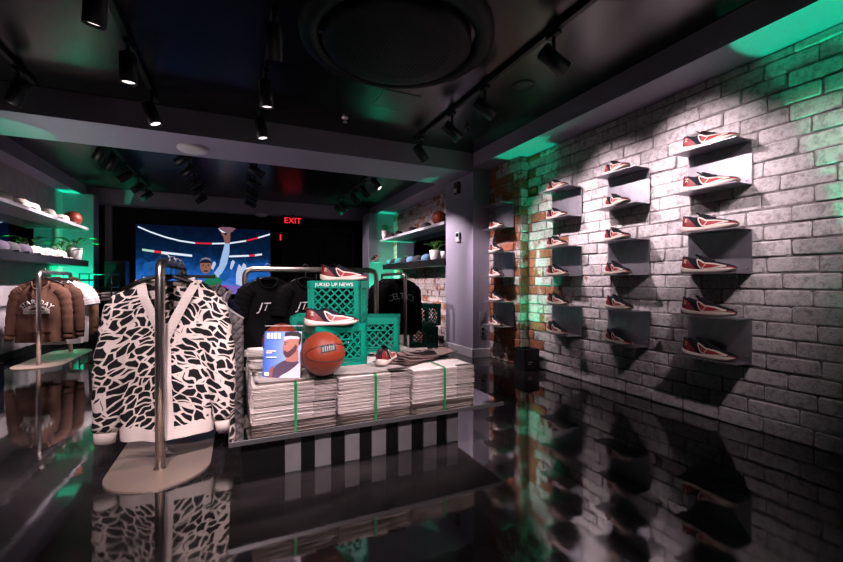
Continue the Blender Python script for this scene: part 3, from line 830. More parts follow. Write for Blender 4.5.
M_capw = mat('white_cap_cloth', (0.70, 0.62, 0.56), 0.9); M_capg = mat('oatmeal_cap_cloth', (0.50, 0.43, 0.38), 0.9)
M_capd = mat('black_cap_cloth', (0.012, 0.011, 0.013), 0.9); M_capp = mat('plum_cap_cloth', (0.03, 0.022, 0.037), 0.9)
M_capt = mat('teal_cap_cloth', (0.03, 0.30, 0.29), 0.8); M_capb = mat('slate_blue_cap_cloth', (0.10, 0.20, 0.30), 0.8)
for y, m_, lab in ((6.02, M_capw, 'white cap on the upper left shelf, at the left picture edge'), (6.45, M_capg, 'oatmeal cap with dark bill turned sideways on the upper left shelf'),
                   (6.72, M_capw, 'large white cap on the upper left shelf, second from the edge'), (7.22, M_capg, 'oatmeal cap in the middle of the upper left shelf'), (7.7, M_capw, 'white cap next to the basketball on the upper left shelf')):
    make_cap(lab, -2.40, y, UZ, R(95 if y != 6.45 else 60), m_, m_, 'caps on the upper left shelf')
for y, m_, lab in ((5.95, M_capp, 'plum cap on the lower left shelf, at the left picture edge'), (6.2, M_capd, 'black cap on the lower left shelf between two plum caps'), (6.5, M_capp, 'plum cap on the lower left shelf beside the white caps'),
                   (6.83, M_capw, 'small white cap right of the plum cap on the lower left shelf'), (7.2, M_capw, 'white cap in the middle of the lower left shelf'), (7.6, M_capw, 'white cap next to the potted plant on the lower left shelf')):
    make_cap(lab, -2.40, y, LZ, R(88), m_, m_ if m_ is not M_capp else M_capd, 'caps on the lower left shelf')
for y, m_, lab in ((7.88, M_capd, 'dark cap at the far end of the upper rear right shelf'), (7.5, M_capd, 'dark cap on the upper rear right shelf, second from the far end'), (6.83, M_capd, 'dark cap on the upper rear right shelf, third from the far end'), (6.2, M_capd, 'dark cap beside the basketball on the upper rear right shelf')):
    make_cap(lab, 2.92, y, UZ, R(-90), m_, m_, 'dark caps on the upper rear right shelf')
for y, m_, lab in ((7.9, M_capt, 'teal cap at the far end of the lower rear right shelf'), (7.68, M_capd, 'black cap between the two farthest teal caps, lower rear right shelf'), (7.42, M_capt, 'teal cap on the lower rear right shelf, second teal one from the far end'),
                   (7.12, M_capd, 'black cap left of the slate blue cap, lower rear right shelf'), (6.82, M_capb, 'slate blue cap in the middle of the lower rear right shelf'), (6.5, M_capd, 'black cap right of the slate blue cap, lower rear right shelf'),
                   (6.15, M_capb, 'slate blue cap beside the white plant pot, lower rear right shelf')):
    make_cap(lab, 2.90, y, LZ, R(-90), m_, m_, 'caps on the lower rear right shelf')
t = thing('cup', 'pale cup next to the white plant pot, lower rear right shelf', 'cup', (2.86, 5.47, LZ))
bm = B(); lathe(bm, [(0, 0), (0.036, 0), (0.045, 0.12), (0.041, 0.12), (0.033, 0.01), (0, 0.01)], 18); obj('body', bm, M_pot, t, True)

# potted plants
def plant(label, x, y, z, n, spread, h, seed, pr=0.085, ph=0.14):
    rg = random.Random(seed)
    t = thing('potted_plant', label, 'plant', (x, y, z), 0, 'potted plants')
    bm = B(); lathe(bm, [(0, 0), (pr*0.78, 0), (pr*0.84, 0.01), (pr, ph), (pr*0.9, ph), (pr*0.86, ph-0.02), (0, ph-0.02)], 24); obj('pot', bm, M_pot, t, True)
    bm = B(); lathe(bm, [(pr*0.86, ph-0.018), (0, ph-0.01)], 20); obj('soil', bm, M_soil, t)
    bm = B()
    for i in range(n):
        a = 2 * PI * i / n + rg.uniform(-.3, .3); ln = spread * rg.uniform(0.7, 1.15); hh = h * rg.uniform(0.55, 1.1); wd = rg.uniform(0.022, 0.036)
        base = Vector((rg.uniform(-.02, .02), rg.uniform(-.02, .02), ph - 0.015))
        dr = Vector((math.cos(a), math.sin(a), 0)); sd = Vector((-math.sin(a), math.cos(a), 0))
        def pos(s): return base + dr * ln * s + Vector((0, 0, hh * (1.9 * s - 1.25 * s * s)))
        tube(bm, [pos(0), pos(.2), pos(.4)], 0.003, 5)
        def f(u, v):
            s = 0.3 + 0.7 * v; w_ = wd * math.sin(PI * min(1, v ** 0.8)) * (1 + 0.25 * math.sin(v * 22))
            return pos(s) + sd * w_ * (2 * u - 1) + Vector((0, 0, 0.012 * abs(2 * u - 1)))
        grid(bm, 4, 9, f)
    obj('foliage', bm, M_leaf, t, True, False)
    return t
plant('fern-like plant in a white pot at the end of the lower left shelf', -2.38, 8.17, LZ, 11, 0.30, 0.24, 1, 0.105, 0.19)
plant('low leafy plant without a visible pot left of the white potted plant', -2.42, 7.87, LZ, 9, 0.2, 0.26, 2, 0.04, 0.06)
plant('leafy green plant in a white pot on the lower rear right shelf', 2.89, 5.8, LZ, 13, 0.17, 0.2, 3, 0.1, 0.16)
plant('small dark plant in a white pot at the far end of the upper right shelf', 2.84, 8.06, UZ - 0.0, 9, 0.16, 0.15, 4, 0.09, 0.18)

# basketballs
def ball_curve(fn, n=60):
    return [fn(2 * PI * k / n) for k in range(n + 1)]
def make_ball(label, loc, rot, group='basketballs', logo=False):
    t = thing('basketball', label, 'basketball', loc, 0, group)
    r = 0.12
    Mx = Matrix.Translation((0, 0, r)) @ rot
    bm = B(); bmesh.ops.create_uvsphere(bm, u_segments=48, v_segments=24, radius=r, matrix=Mx); obj('ball', bm, M_ball, t, True)
    def seam(fn):
        bm = B(); pts = [Mx @ (fn(2*PI*k/72).normalized() * (r * 0.997)) for k in range(73)]
        tube(bm, pts, 0.0026, 6, cap=False); obj('seam', bm, M_seam, t, True)
    seam(lambda a: Vector((math.cos(a), 0, math.sin(a))))
    for s in (1, -1):
        seam(lambda a: Vector((0.95 * math.sin(a), s * (0.56 + 0.28 * math.cos(2 * a)), 0.34 * math.cos(a))))
    if logo:
        def proj(x, y, off):   # patch on the ball, facing its local -y
            d = Vector((x, -math.sqrt(max(0, r*r - x*x - y*y)), y)).normalized(); return Mx @ (d * (r + off))
        def rect(x0, x1, y0, y1, off, m_, nm, sk=0.0):
            bm = B(); grid(bm, 10, 6, lambda u, v: proj(x0 + (x1 - x0) * u + sk * v, y0 + (y1 - y0) * v + 0.09 * (x0 + (x1-x0)*u), off)); obj(nm, bm, m_, t, True)
        rect(-0.058, 0.022, 0.008, 0.044, 0.0006, M_seam, 'printed_logo')
        for k in range(6):
            x0 = -0.052 + 0.0115 * k
            rect(x0, x0 + 0.005, 0.014, 0.038 + 0.004 * (k % 2), 0.0012, M_slat, 'logo_stroke', 0.004)
    return t
make_ball('red-brown basketball on the upper left shelf beside white caps', (-2.40, 8.16, UZ), Matrix.Rotation(R(30), 4, 'Z') @ Matrix.Rotation(R(20), 4, 'X'))
make_ball('red-brown basketball on the upper rear right shelf', (2.92, 5.72, UZ), Matrix.Rotation(R(-20), 4, 'Z') @ Matrix.Rotation(R(30), 4, 'Y'))
# ------------------------------------------------------------------ sneakers
SL = 0.315
def lerp_tab(tab, s):
    for (a, va), (b_, vb) in zip(tab, tab[1:]):
        if s <= b_:
            k = (s - a) / (b_ - a); k = k * k * (3 - 2 * k) * 0.5 + k * 0.5
            return va + (vb - va) * k
    return tab[-1][1]
T_W = [(0, .010), (.03, .026), (.10, .037), (.2, .039), (.35, .037), (.5, .042), (.65, .048), (.78, .049), (.88, .042), (.95, .029), (.985, .015), (1, .004)]
T_TOP = [(0, .084), (.04, .108), (.10, .112), (.17, .102), (.25, .096), (.31, .103), (.37, .107), (.45, .095), (.55, .080), (.65, .068), (.75, .059), (.85, .051), (.93, .043), (1, .028)]
T_ZS = [(0, .044), (.08, .036), (.2, .027), (.4, .021), (.6, .022), (.75, .027), (.9, .027), (1, .023)]     # top of the midsole
T_ZB = [(0, .012), (.05, .002), (.12, 0), (.72, 0), (.88, .006), (1, .020)]
def sw(s): return lerp_tab(T_W, s)
def side_y(s, z):
    zs, H = lerp_tab(T_ZS, s), lerp_tab(T_TOP, s)
    k = min(1, max(0, (z - zs) / max(H - zs, .004)))
    lean = 1 - 0.28 * k
    return sw(s) * 0.93 * max(0.05, (1 - k ** 3.2)) ** 0.5 * lean ** 0.6

def sneaker_meshes():
    parts = []
    # midsole and outsole
    bm = B()
    st = [0, .01, .03, .06, .1, .16, .24, .32, .4, .48, .56, .64, .72, .8, .86, .91, .95, .98, 1.0]
    rings = []
    for s in st:
        w = sw(s) * (1.06 + 0.05 * (s < .12)); zb, zs = lerp_tab(T_ZB, s), lerp_tab(T_ZS, s)
        x = -0.008 * (1 - s) ** 8 + s * SL
        pr = [(-0.82, zb), (-1.0, zb + 0.006), (-1.03, (zb + zs) / 2), (-0.99, zs), (-0.90, zs + 0.002), (0, zs + 0.002), (0.90, zs + 0.002), (0.99, zs), (1.03, (zb + zs) / 2), (1.0, zb + 0.006), (0.82, zb)]
        rings.append([bm.verts.new((x, w * a, z)) for a, z in pr])
    for r0, r1 in zip(rings, rings[1:]):
        n = len(r0)
        for i in range(n): bm.faces.new((r0[i], r0[(i+1) % n], r1[(i+1) % n], r1[i]))
    bm.faces.new(rings[0]); bm.faces.new(rings[-1][::-1])
    parts.append(('sole', bm, M_sole, True))
    # upper with a sunk foot opening
    bm = B(); rings = []
    st2 = [0.004, .02, .04, .07, .1, .14, .18, .22, .26, .3, .34, .38, .44, .5, .56, .62, .68, .74, .8, .86, .91, .95, .975, .99]
    NA = 18
    for s in st2:
        zs, H = lerp_tab(T_ZS, s) - 0.002, lerp_tab(T_TOP, s)
        ring = []
        for k in range(NA + 1):
            a = PI * k / NA
            cy, sz = math.cos(a), math.sin(a)
            z = zs + (H - zs) * abs(sz) ** 0.62
            y = math.copysign(side_y(s, min(z, H - 0.0005)), cy) if abs(cy) > 0.01 else 0
            if abs(cy) < 0.5: y = math.copysign(side_y(s, zs + (H - zs) * 0.97) * abs(cy) / 0.5, cy) if abs(cy) > 0.01 else 0
            if 0.05 < s < 0.33 and abs(cy) < 0.42:
                z -= 0.045 * min(1, (0.42 - abs(cy)) * 6) * min(1, (s - .05) * 25) * min(1, (0.33 - s) * 25)
            ring.append(bm.verts.new((s * SL, y, z)))
        rings.append(ring)
    for r0, r1 in zip(rings, rings[1:]):
        for i in range(NA): bm.faces.new((r0[i], r0[i+1], r1[i+1], r1[i]))
    bm.faces.new(rings[0]); bm.faces.new(rings[-1][::-1])
    parts.append(('upper', bm, M_upper, True))
    # patches on the sides: strips between a lower and an upper curve in (s, z)
    def patch(bm, lo, hi, off, sides=(-1, 1), nu=14, nv=4):
        for sd in sides:
            def f(u, v):
                def along(c, u):
                    q = u * (len(c) - 1); i = min(int(q), len(c) - 2); k = q - i
                    return c[i][0] + (c[i+1][0] - c[i][0]) * k, c[i][1] + (c[i+1][1] - c[i][1]) * k
                a, b_ = along(lo, u), along(hi, u)
                s, z = a[0] + (b_[0] - a[0]) * v, a[1] + (b_[1] - a[1]) * v
                return Vector((s * SL, sd * (side_y(s, z) + off), z))
            grid(bm, nu, nv, f)
    bm = B(); patch(bm, [(.0, .043), (.10, .036), (.22, .027), (.34, .023)], [(.012, .078), (.06, .098), (.14, .088), (.25, .055)], 0.0015)
    lathe(bm, [(0.010, 0.046), (0.0105, 0.07), (0.008, 0.082)], 10, Matrix.Translation((0.011, 0, 0)))
    parts.append(('heel_panel', bm, M_red, True))
    bm = B(); patch(bm, [(.42, .030), (.55, .026), (.72, .030), (.86, .034)], [(.38, .078), (.52, .060), (.68, .054), (.86, .042)], 0.0016)
    parts.append(('side_panel', bm, M_redgloss, True))
    # white loop: an open leaf shape
    def ribbon(bm, pts, w, off, sides=(-1, 1)):
        lo, hi = [], []
        for i, p in enumerate(pts):
            a, b_ = pts[max(i-1, 0)], pts[min(i+1, len(pts)-1)]
            dx, dz = (b_[0] - a[0]) * SL, b_[1] - a[1]
            l = math.hypot(dx, dz); nx, nz = -dz / l * w / SL, dx / l * w
            lo.append((p[0] - nx, p[1] - nz)); hi.append((p[0] + nx, p[1] + nz))
        patch(bm, lo, hi, off, sides, nu=(len(pts) - 1) * 4, nv=2)
    loop = [(.335, .086), (.355, .066), (.385, .046), (.43, .030), (.52, .026), (.64, .029), (.76, .034), (.88, .038)]
    top = [(.335, .086), (.40, .078), (.49, .061), (.57, .058), (.68, .054), (.78, .046), (.88, .038)]
    inner = [(.46, .030), (.50, .044), (.53, .058)]
    bm = B(); ribbon(bm, loop, 0.0036, 0.003); ribbon(bm, top, 0.0038, 0.0032); ribbon(bm, inner, 0.0026, 0.0034)
    parts.append(('side_loop', bm, M_sole, True))
    bm = B(); ribbon(bm, [(.60, .034), (.72, .042), (.84, .038), (.93, .033), (.985, .028)], 0.0032, 0.0022); parts.append(('toe_line', bm, M_redgloss, True))
    # tongue and laces
    bm = B()
    grid(bm, 6, 5, lambda u, v: Vector(((.27 + .1 * v) * SL, (2*u-1) * 0.019, .106 + .014 * (1 - v) - 0.004 * (2*u-1) ** 2 - .012 * v)))
    bmesh.ops.solidify(bm, geom=bm.faces, thickness=0.005)
    parts.append(('tongue', bm, M_upper, True))
    bm = B()
    for s in (.38, .43, .48, .53, .58):
        H = lerp_tab(T_TOP, s) + 0.001
        tube(bm, [(s * SL - .004, -0.021, H - .010), (s * SL, -0.011, H), (s * SL + .003, 0.011, H), (s * SL - .002, 0.021, H - .010)], 0.0028, 6)
    parts.append(('laces', bm, M_lace, True))
    # small pale figure on the heel
    for sd in (-1, 1):
        bm = B()
        ribbon(bm, [(.085, .060), (.105, .074), (.12, .086)], 0.0018, 0.0032, (sd,)); ribbon(bm, [(.105, .074), (.135, .062)], 0.0018, 0.0032, (sd,)); ribbon(bm, [(.085, .086), (.108, .080), (.14, .078)], 0.0016, 0.0032, (sd,))
        parts.append(('heel_mark', bm, M_mark, True))
    # pull tab
    bm = B(); tube(bm, [(.010, 0, .088), (-.001, 0, .098), (.004, 0, .108), (.014, 0, .104)], 0.0045, 6); parts.append(('pull_tab', bm, M_red, True))
    return parts
def make_sneaker(label, loc, rz, group):
    t = thing('sneaker', label, 'sneaker', loc, rz, group)
    up = None
    for n_, bm, m_, sm in sneaker_meshes():
        o = obj(n_, bm, m_, up if n_ in ('laces', 'tongue', 'heel_mark', 'pull_tab', 'toe_line') else t, sm, recalc=(n_ in ('sole', 'upper', 'tongue', 'laces')))
        if n_ == 'upper': up = o
    return t
SHOE = make_sneaker('dark sneaker with red heel on top of the highest green crate', (0, 0, 0), 0, 'sneakers on the newspaper display')

def put_shoe(x, y, z, rz, label, group, scale=1.0):
    o = dup(SHOE, (x, y, z), rz, label, group); o.scale = (scale,) * 3
    return o
# ------------------------------------------------------------------ steel shelf units on the brick wall
SHZ = [1.945, 1.65, 1.355, 1.055, 0.755, 0.455]
lvl = ['top', 'second', 'third', 'fourth', 'fifth', 'bottom']
colname = ['column nearest the camera', 'second column from the right', 'third column from the right', 'far column next to the grey pier']
unit_nm = ['upper', 'middle', 'lowest']
cols = [(1.535, 1.955, WX), (2.27, 2.69, WX), (3.0, 3.42, WX), (3.94, 4.36, PX)]
UNIT = None
for ci, (y0, y1, x) in enumerate(cols):
    x -= 0.02
    for k in range(3):
        za, zb = SHZ[2*k], SHZ[2*k+1]
        lab = '%s bent steel shelf unit on the brick wall, %s' % (unit_nm[k], colname[ci])
        loc = (x, y0, zb - 0.006)
        if UNIT is None:
            u = UNIT = thing('wall_shelf_unit', lab, 'shelf', loc, 0, 'steel shelf units')
            h = za - zb
            bm = B(); box(bm, -0.006, 0, 0, 0.42, 0, h + 0.006, bev=0.001); obj('back_plate', bm, M_shelf, u)
            for z_ in (0, h):
                bm = B(); box(bm, -0.185, -0.006, 0, 0.42, z_, z_ + 0.006, bev=0.001); obj('shelf_plate', bm, M_shelf, u)
            bm = B()
            for yy in (0.03, 0.39): lathe(bm, [(0.008, 0), (0.006, 0.004), (0, 0.005)], 10, Matrix.Translation((-0.006, yy, 0.04)) @ Matrix.Rotation(R(-90), 4, 'Y'))
            obj('screw', bm, M_steel, u)
        else:
            dup(UNIT, loc, 0.0, lab)
    for r in range(6):
        if ci == 3 and r == 0: continue
        rot = [-90, -109, -99, -99][ci] + rng.uniform(-3, 3)
        off = [0.02, 0.02, 0.06, 0.05][ci]
        yy = y1 + [-0.02, -0.05, -0.03, -0.06][ci] + rng.uniform(-.008, .008)
        xx = x - [0.095, 0.07, 0.08, 0.085][ci]
        put_shoe(xx, yy, SHZ[r] + 0.001, R(rot), 'dark red-heeled sneaker on the %s plate, %s' % (lvl[r], colname[ci]), 'sneakers on the brick wall', [1.17, 1.05, 1.06, 1.0][ci])

# ------------------------------------------------------------------ garment racks (steel hoop on a long round-ended plate)
def bend_path(pts, r=0.07, n=6):
    out = [Vector(pts[0])]
    for i in range(1, len(pts) - 1):
        a, b_, c = Vector(pts[i-1]), Vector(pts[i]), Vector(pts[i+1])
        p, q = b_ + (a - b_).normalized() * r, b_ + (c - b_).normalized() * r
        for k in range(n + 1):
            t = k / n
            out.append(p.lerp(b_, t).lerp(b_.lerp(q, t), t))
    out.append(Vector(pts[-1]))
    return out
RH = 1.127
def rack(label, loc, rz, length, plate_w=0.24, plate=True, arm=None, z0=0.0):
    """hoop along local +x, first post at the origin"""
    t = thing('garment_rack', label, 'clothes rack', loc, rz, 'steel garment racks')
    if plate:
        n = 20
        pts = [(plate_w * math.cos(PI/2 + PI * k / n), plate_w * math.sin(PI/2 + PI * k / n)) for k in range(n + 1)] + [(length + plate_w * math.cos(-PI/2 + PI * k / n), plate_w * math.sin(-PI/2 + PI * k / n)) for k in range(n + 1)]
        bm = B(); prism(bm, pts, 0.0, 0.009); obj('base_plate', bm, M_plate, t)
    bm = B()
    tube(bm, bend_path([(0, 0, 0.009), (0, 0, RH - 0.024), (length, 0, RH - 0.024), (length, 0, 0.009)], 0.075), 0.0235, 16)
    obj('hoop', bm, M_steel, t, True)
    bm = B()
    for x in (0, length): lathe(bm, [(0.03, 0.009), (0.03, 0.013), (0.0236, 0.014)], 16, Matrix.Translation((x, 0, 0)))
    obj('post_collar', bm, M_steel, t)
    if arm:
        bm = B(); box(bm, *arm, bev=0.003); obj('cross_arm', bm, M_blackmetal, t)
    return t
rack('nearest steel rack holding the black and cream patterned cardigan', (-0.375, 2.514, 0), R(90), 1.0, arm=(0.88, 0.91, -0.22, 0.10, 1.02, 1.045))
rack('steel rack at the left under the cap shelves with brown hoodies', (-2.14, 6.2, 0), R(90), 1.0, arm=(0.90, 0.93, -0.28, 0.32, 1.0, 1.025))
rack('wide steel rack behind the newspaper table with black tees', (0.055, 3.78, 0), 0.0, 1.18, 0.2)
rack('steel rack in front of the rear brick wall with black sweatshirts', (2.12, 5.2, 0), R(90), 1.0, 0.24)

# hangers: their hook goes over the rail
def hanger(label, x, y, rz, rail_z, half=0.2, group='black hangers'):
    t = thing('clothes_hanger', label, 'hanger', (x, y, rail_z - 0.13), rz, group)
    bm = B(); tube(bm, [(0, 0, 0.03), (0, 0, 0.075), (0.018, 0, 0.10), (0.027, 0, 0.13), (0.015, 0, 0.152), (-0.010, 0, 0.155), (-0.027, 0, 0.138)], 0.003, 7); obj('hook', bm, M_steel, t, True)
    bm = B(); tube(bm, [(-half, 0, -0.045), (-half*0.6, 0, 0.0), (-0.03, 0, 0.032), (0.03, 0, 0.032), (half*0.6, 0, 0.0), (half, 0, -0.045)], [0.010, 0.013, 0.011, 0.011, 0.013, 0.010], 10, 0.7, side=(0, 1, 0)); obj('shoulder_bar', bm, M_blackmetal, t, True)
    return t

# ------------------------------------------------------------------ garments
class G: pass
def garment(name, label, cat, loc, rz, L, W, Wh, S, m, nw=0.085, nf=0.09, nb=0.02, slope=0.05, D=0.075, vneck=False, sleeve=None, slrad=(0.085, 0.06), rib=None, ribm=None, seed=0, group=None, armhole=0.0, ripple=0.012, lining=None, hem_dip=0.0, opening=0.0, z_off=0.0):
    """cloth body hanging from its shoulders; the empty is at hem height, the shoulders at z = L"""
    rg = random.Random(seed)
    ph = [rg.uniform(0, 6) for _ in range(6)]
    t = thing(name, label, cat, loc, rz, group)
    g = G(); g.root = t
    def width(z):
        k = z / L
        if k > 0.72:
            q = (k - 0.72) / 0.28
            return W + (S - W) * q - armhole * math.sin(PI * min(1, q * 1.05)) 
        return Wh + (W - Wh) * (k / 0.72) ** 0.8
    def ztop(x, front):
        a = abs(x)
        if a < nw:
            q = a / nw
            d = nf if front else nb
            return L - (d * (1 - q) if (vneck and front) else d * math.sqrt(max(0, 1 - q * q)))
        return L - slope * (a - nw) / max(S - nw, .01)
    def fold(x, z, f):
        k = 1 - z / L
        return ripple * (math.sin(x * 23 + ph[0] + f) * k ** 0.7 + 0.5 * math.sin(x * 41 + z * 6 + ph[1] + f) * k + 0.55 * math.sin(z * 17 + x * 9 + ph[2] + f))
    def ydep(x, z, w):
        c = max(0.0, 1 - (x / max(w, .01)) ** 2) ** 0.5
        return D * c * (0.62 + 0.38 * min(1, (L - z) / (L * 0.35)))
    g.width = width
    def front_y(x, z):
        w = width(max(0, min(z, L)))
        return -ydep(x, z, w) - fold(x, z, 0) * min(1, 2 * max(0, 1 - abs(x) / w)) * min(1, (L - z) / 0.06 + .1)
    g.front_y = front_y
    def pt(u, v, front):
        x_top = u * S
        zt = ztop(x_top, front)
        z = v * zt
        # widen downwards
        w = width(z)
        x = u * w if v < 1 else x_top
        x = u * (w * (1 - v ** 10) + S * v ** 10)
        a = abs(x_top)
        closing = 1 - v ** 8 * min(1, max(0, (a - nw * 0.55) / (nw * 0.5)))
        if front: y = front_y(x, z) * closing
        else: y = (ydep(x, z, w) + fold(x, z, 2) * min(1, 2 * max(0, 1 - abs(x) / w))) * closing
        if hem_dip: z += hem_dip * (1 - v) * math.sin(u * 5 + ph[3])
        return Vector((x, y, z))
    NU, NV = 40, 34
    bm = B()
    def gap(u):
        return u
    if opening:
        # two front halves that part at the middle towards the hem
        for sd in (-1, 1):
            grid(bm, NU // 2, NV, lambda u, v: pt(sd * (opening * (1 - v) + (1 - opening * (1 - v)) * u), v, True))
    else:
        grid(bm, NU, NV, lambda u, v: pt(2 * u - 1, v, True))
    grid(bm, NU, NV, lambda u, v: pt(2 * u - 1, v, False))
    bmesh.ops.remove_doubles(bm, verts=bm.verts, dist=0.0005)
    obj('body', bm, m, t, True)
    if rib:
        bm = B()
        for front in (True, False):
            if opening and front:
                for sd in (-1, 1):
                    grid(bm, NU // 2, 4, lambda u, v: (lambda p: Vector((p.x * 1.01, p.y - 0.006, p.z - 0.002)))(pt(sd * (opening + (1 - opening) * u), v * rib / L, True)))
            else:
                grid(bm, NU, 4, lambda u, v: (lambda p: Vector((p.x * 1.01, p.y + (-0.006 if front else 0.006), p.z - 0.002)))(pt(2 * u - 1, v * rib / L, front)))
        obj('hem_band', bm, ribm or m, t, True)
    # collar band along the neck edge
    bm = B()
    pts = []
    n = 22
    for k in range(n + 1):
        x = -nw + 2 * nw * k / n
        z = ztop(x, True); pts.append((x, pt(x / S, 1.0, True).y - 0.004, z))
    if vneck: pass
    else:
        tube(bm, pts, 0.009, 6)
        back = [(-nw + 2 * nw * k / n, pt((-nw + 2 * nw * k / n) / S, 1.0, False).y, ztop(-nw + 2 * nw * k / n, False)) for k in range(n + 1)]
        tube(bm, back, 0.009, 6)
        obj('collar', bm, ribm or m, t, True)
    g.pt = pt; g.ztop = ztop
    if sleeve:
        for sd in (-1, 1):
            pth, rads = sleeve(sd)
            fine, fr = [], []
            NS = 26
            for k in range(NS + 1):
                q = k / NS * (len(pth) - 1); i = min(int(q), len(pth) - 2); s_ = q - i
                p = Vector(pth[i]).lerp(Vector(pth[i+1]), s_)
                r_ = rads[i] + (rads[i+1] - rads[i]) * s_
                fine.append(p); fr.append(r_ * (1 + 0.05 * math.sin(k * 1.9 + ph[4]) + 0.035 * math.sin(k * 3.3 + ph[5] + sd)))
            # smooth the path a little
            for _ in range(3):
                fine = [fine[0]] + [(fine[i-1] + fine[i] * 2 + fine[i+1]) / 4 for i in range(1, NS)] + [fine[-1]]
            bm = B(); tube(bm, fine, fr, 18, 0.72, side=(0, 1, 0)); obj('sleeve', bm, m, t, True)
            if rib and len(pth) > 3:
                d = (fine[-1] - fine[-3]).normalized()
                bm = B(); tube(bm, [fine[-1] - d * 0.005, fine[-1] + d * 0.03, fine[-1] + d * 0.06], [fr[-1] * 0.95, fr[-1] * 0.86, fr[-1] * 0.84], 16, 0.75, side=(0, 1, 0)); obj('cuff', bm, ribm or m, t, True)
    return g

def short_sleeve(S, L, out=0.09, ln=0.20, r0=0.085, r1=0.085):
    return lambda sd: ([(sd * (S - 0.05), 0, L - 0.10), (sd * (S + 0.0), 0.0, L - 0.13), (sd * (S + out * .75), -0.005, L - 0.12 - ln * .55), (sd * (S + out), -0.01, L - 0.12 - ln)], [r0 * .85, r0, r1, r1])[0:2]
def long_sleeve(S, L, ln, out=0.12, r0=0.085, r1=0.055, fwd=0.0):
    return lambda sd: ([(sd * (S - 0.05), 0, L - 0.11), (sd * (S + 0.01), 0, L - 0.16), (sd * (S + out * .7), -fwd * .3, L - 0.15 - ln * .45), (sd * (S + out), -fwd, L - 0.15 - ln)], [r0 * .85, r0, (r0 + r1) / 2, r1])

# black and cream cardigan at the front of the nearest rack
HZ = RH - 0.047 - 0.1
cg = garment('cardigan', 'black and cream animal-pattern cardigan hung open-necked on the nearest rack', 'cardigan', (-0.355, 2.66, 0.14), R(-4), 0.86, 0.25, 0.225, 0.215, M_animal,
             nw=0.135, nf=0.33, nb=0.02, slope=0.04, D=0.085, vneck=True, rib=0.075, ribm=M_rib, seed=3, ripple=0.014, opening=0.06,
             sleeve=lambda sd: ([(sd * 0.16, 0, 0.755), (sd * 0.21, 0, 0.70), (sd * 0.262, -0.015, 0.40), (sd * 0.285, -0.03, 0.06)], [0.08, 0.095, 0.085, 0.058]))
# ribbed front bands along the V and down the opening
for sd in (-1, 1):
    pts = []
    for k in range(15):
        q = k / 14; x = sd * 0.142 * (1 - q); z = 0.86 + 0.006 - 0.33 * q
        pts.append((x, z))
    for k in range(1, 14): pts.append((sd * (0.004 + 0.016 * k / 13), 0.53 - 0.53 * k / 13))
    bm = B()
    W2 = 0.025
    def f(u, v):
        q = v * (len(pts) - 1); i = min(int(q), len(pts) - 2); s_ = q - i
        x = pts[i][0] + (pts[i+1][0] - pts[i][0]) * s_; z = pts[i][1] + (pts[i+1][1] - pts[i][1]) * s_
        xx = x + (2 * u - 1) * W2
        return Vector((xx, cg.front_y(xx, min(z, 0.855)) - 0.010 - 0.004 * math.sin(PI * u) + 0.07 * max(0, (z - 0.78) / 0.09), z))
    grid(bm, 5, 54, f)
    obj('front_band', bm, M_ribz, cg.root, True)
bm = B(); tube(bm, [(-0.13 + 0.26 * k / 12, 0.035 * math.sin(PI * k / 12) + 0.02, 0.868 - 0.022 * math.sin(PI * k / 12)) for k in range(13)], 0.016, 8, 0.5, side=(0, 1, 0)); obj('neck_band', bm, M_rib, cg.root, True)
bm = B(); box(bm, 0.045, 0.085, -0.012, -0.009, 0.60, 0.70); obj('hang_tag', bm, M_white, cg.root)
RAIL = RH - 0.024 + 0.0235
hanger('black hanger inside the patterned cardigan', -0.375, 2.66, 0, RAIL)
# grey quilted vest behind it and a navy jersey
vg = garment('vest', 'grey quilted vest with piped armholes behind the patterned cardigan', 'vest', (-0.20, 2.90, 0.16), R(3), 0.82, 0.235, 0.235, 0.17, M_quilt, nw=0.085, nf=0.08, slope=0.045, D=0.075, seed=5, ripple=0.006, armhole=0.085)
for sd in (-1, 1):
    bm = B(); pts = []
    for k in range(14):
        z = 0.82 * 0.72 + (0.82 - 0.82 * 0.72 - 0.05) * k / 13
        pts.append((sd * vg.width(z), 0, z))
    tube(bm, pts, 0.009, 7)
    obj('armhole_piping', bm, M_piping, vg.root, True)
garment('jersey', 'dark navy jersey hanging behind the grey quilted vest', 'jersey', (-0.345, 3.12, 0.2), R(4), 0.8, 0.27, 0.26, 0.21, M_navy, nw=0.09, nf=0.1, seed=8, ripple=0.01, sleeve=short_sleeve(0.21, 0.8))
for y, lab in ((2.90, 'black hanger inside the grey quilted vest'), (3.12, 'black hanger inside the navy jersey'), (3.26, 'empty black hanger nearest the far post of the front rack')):
    hanger(lab, -0.375 if y > 3.2 else -0.375, y, 0, RAIL)

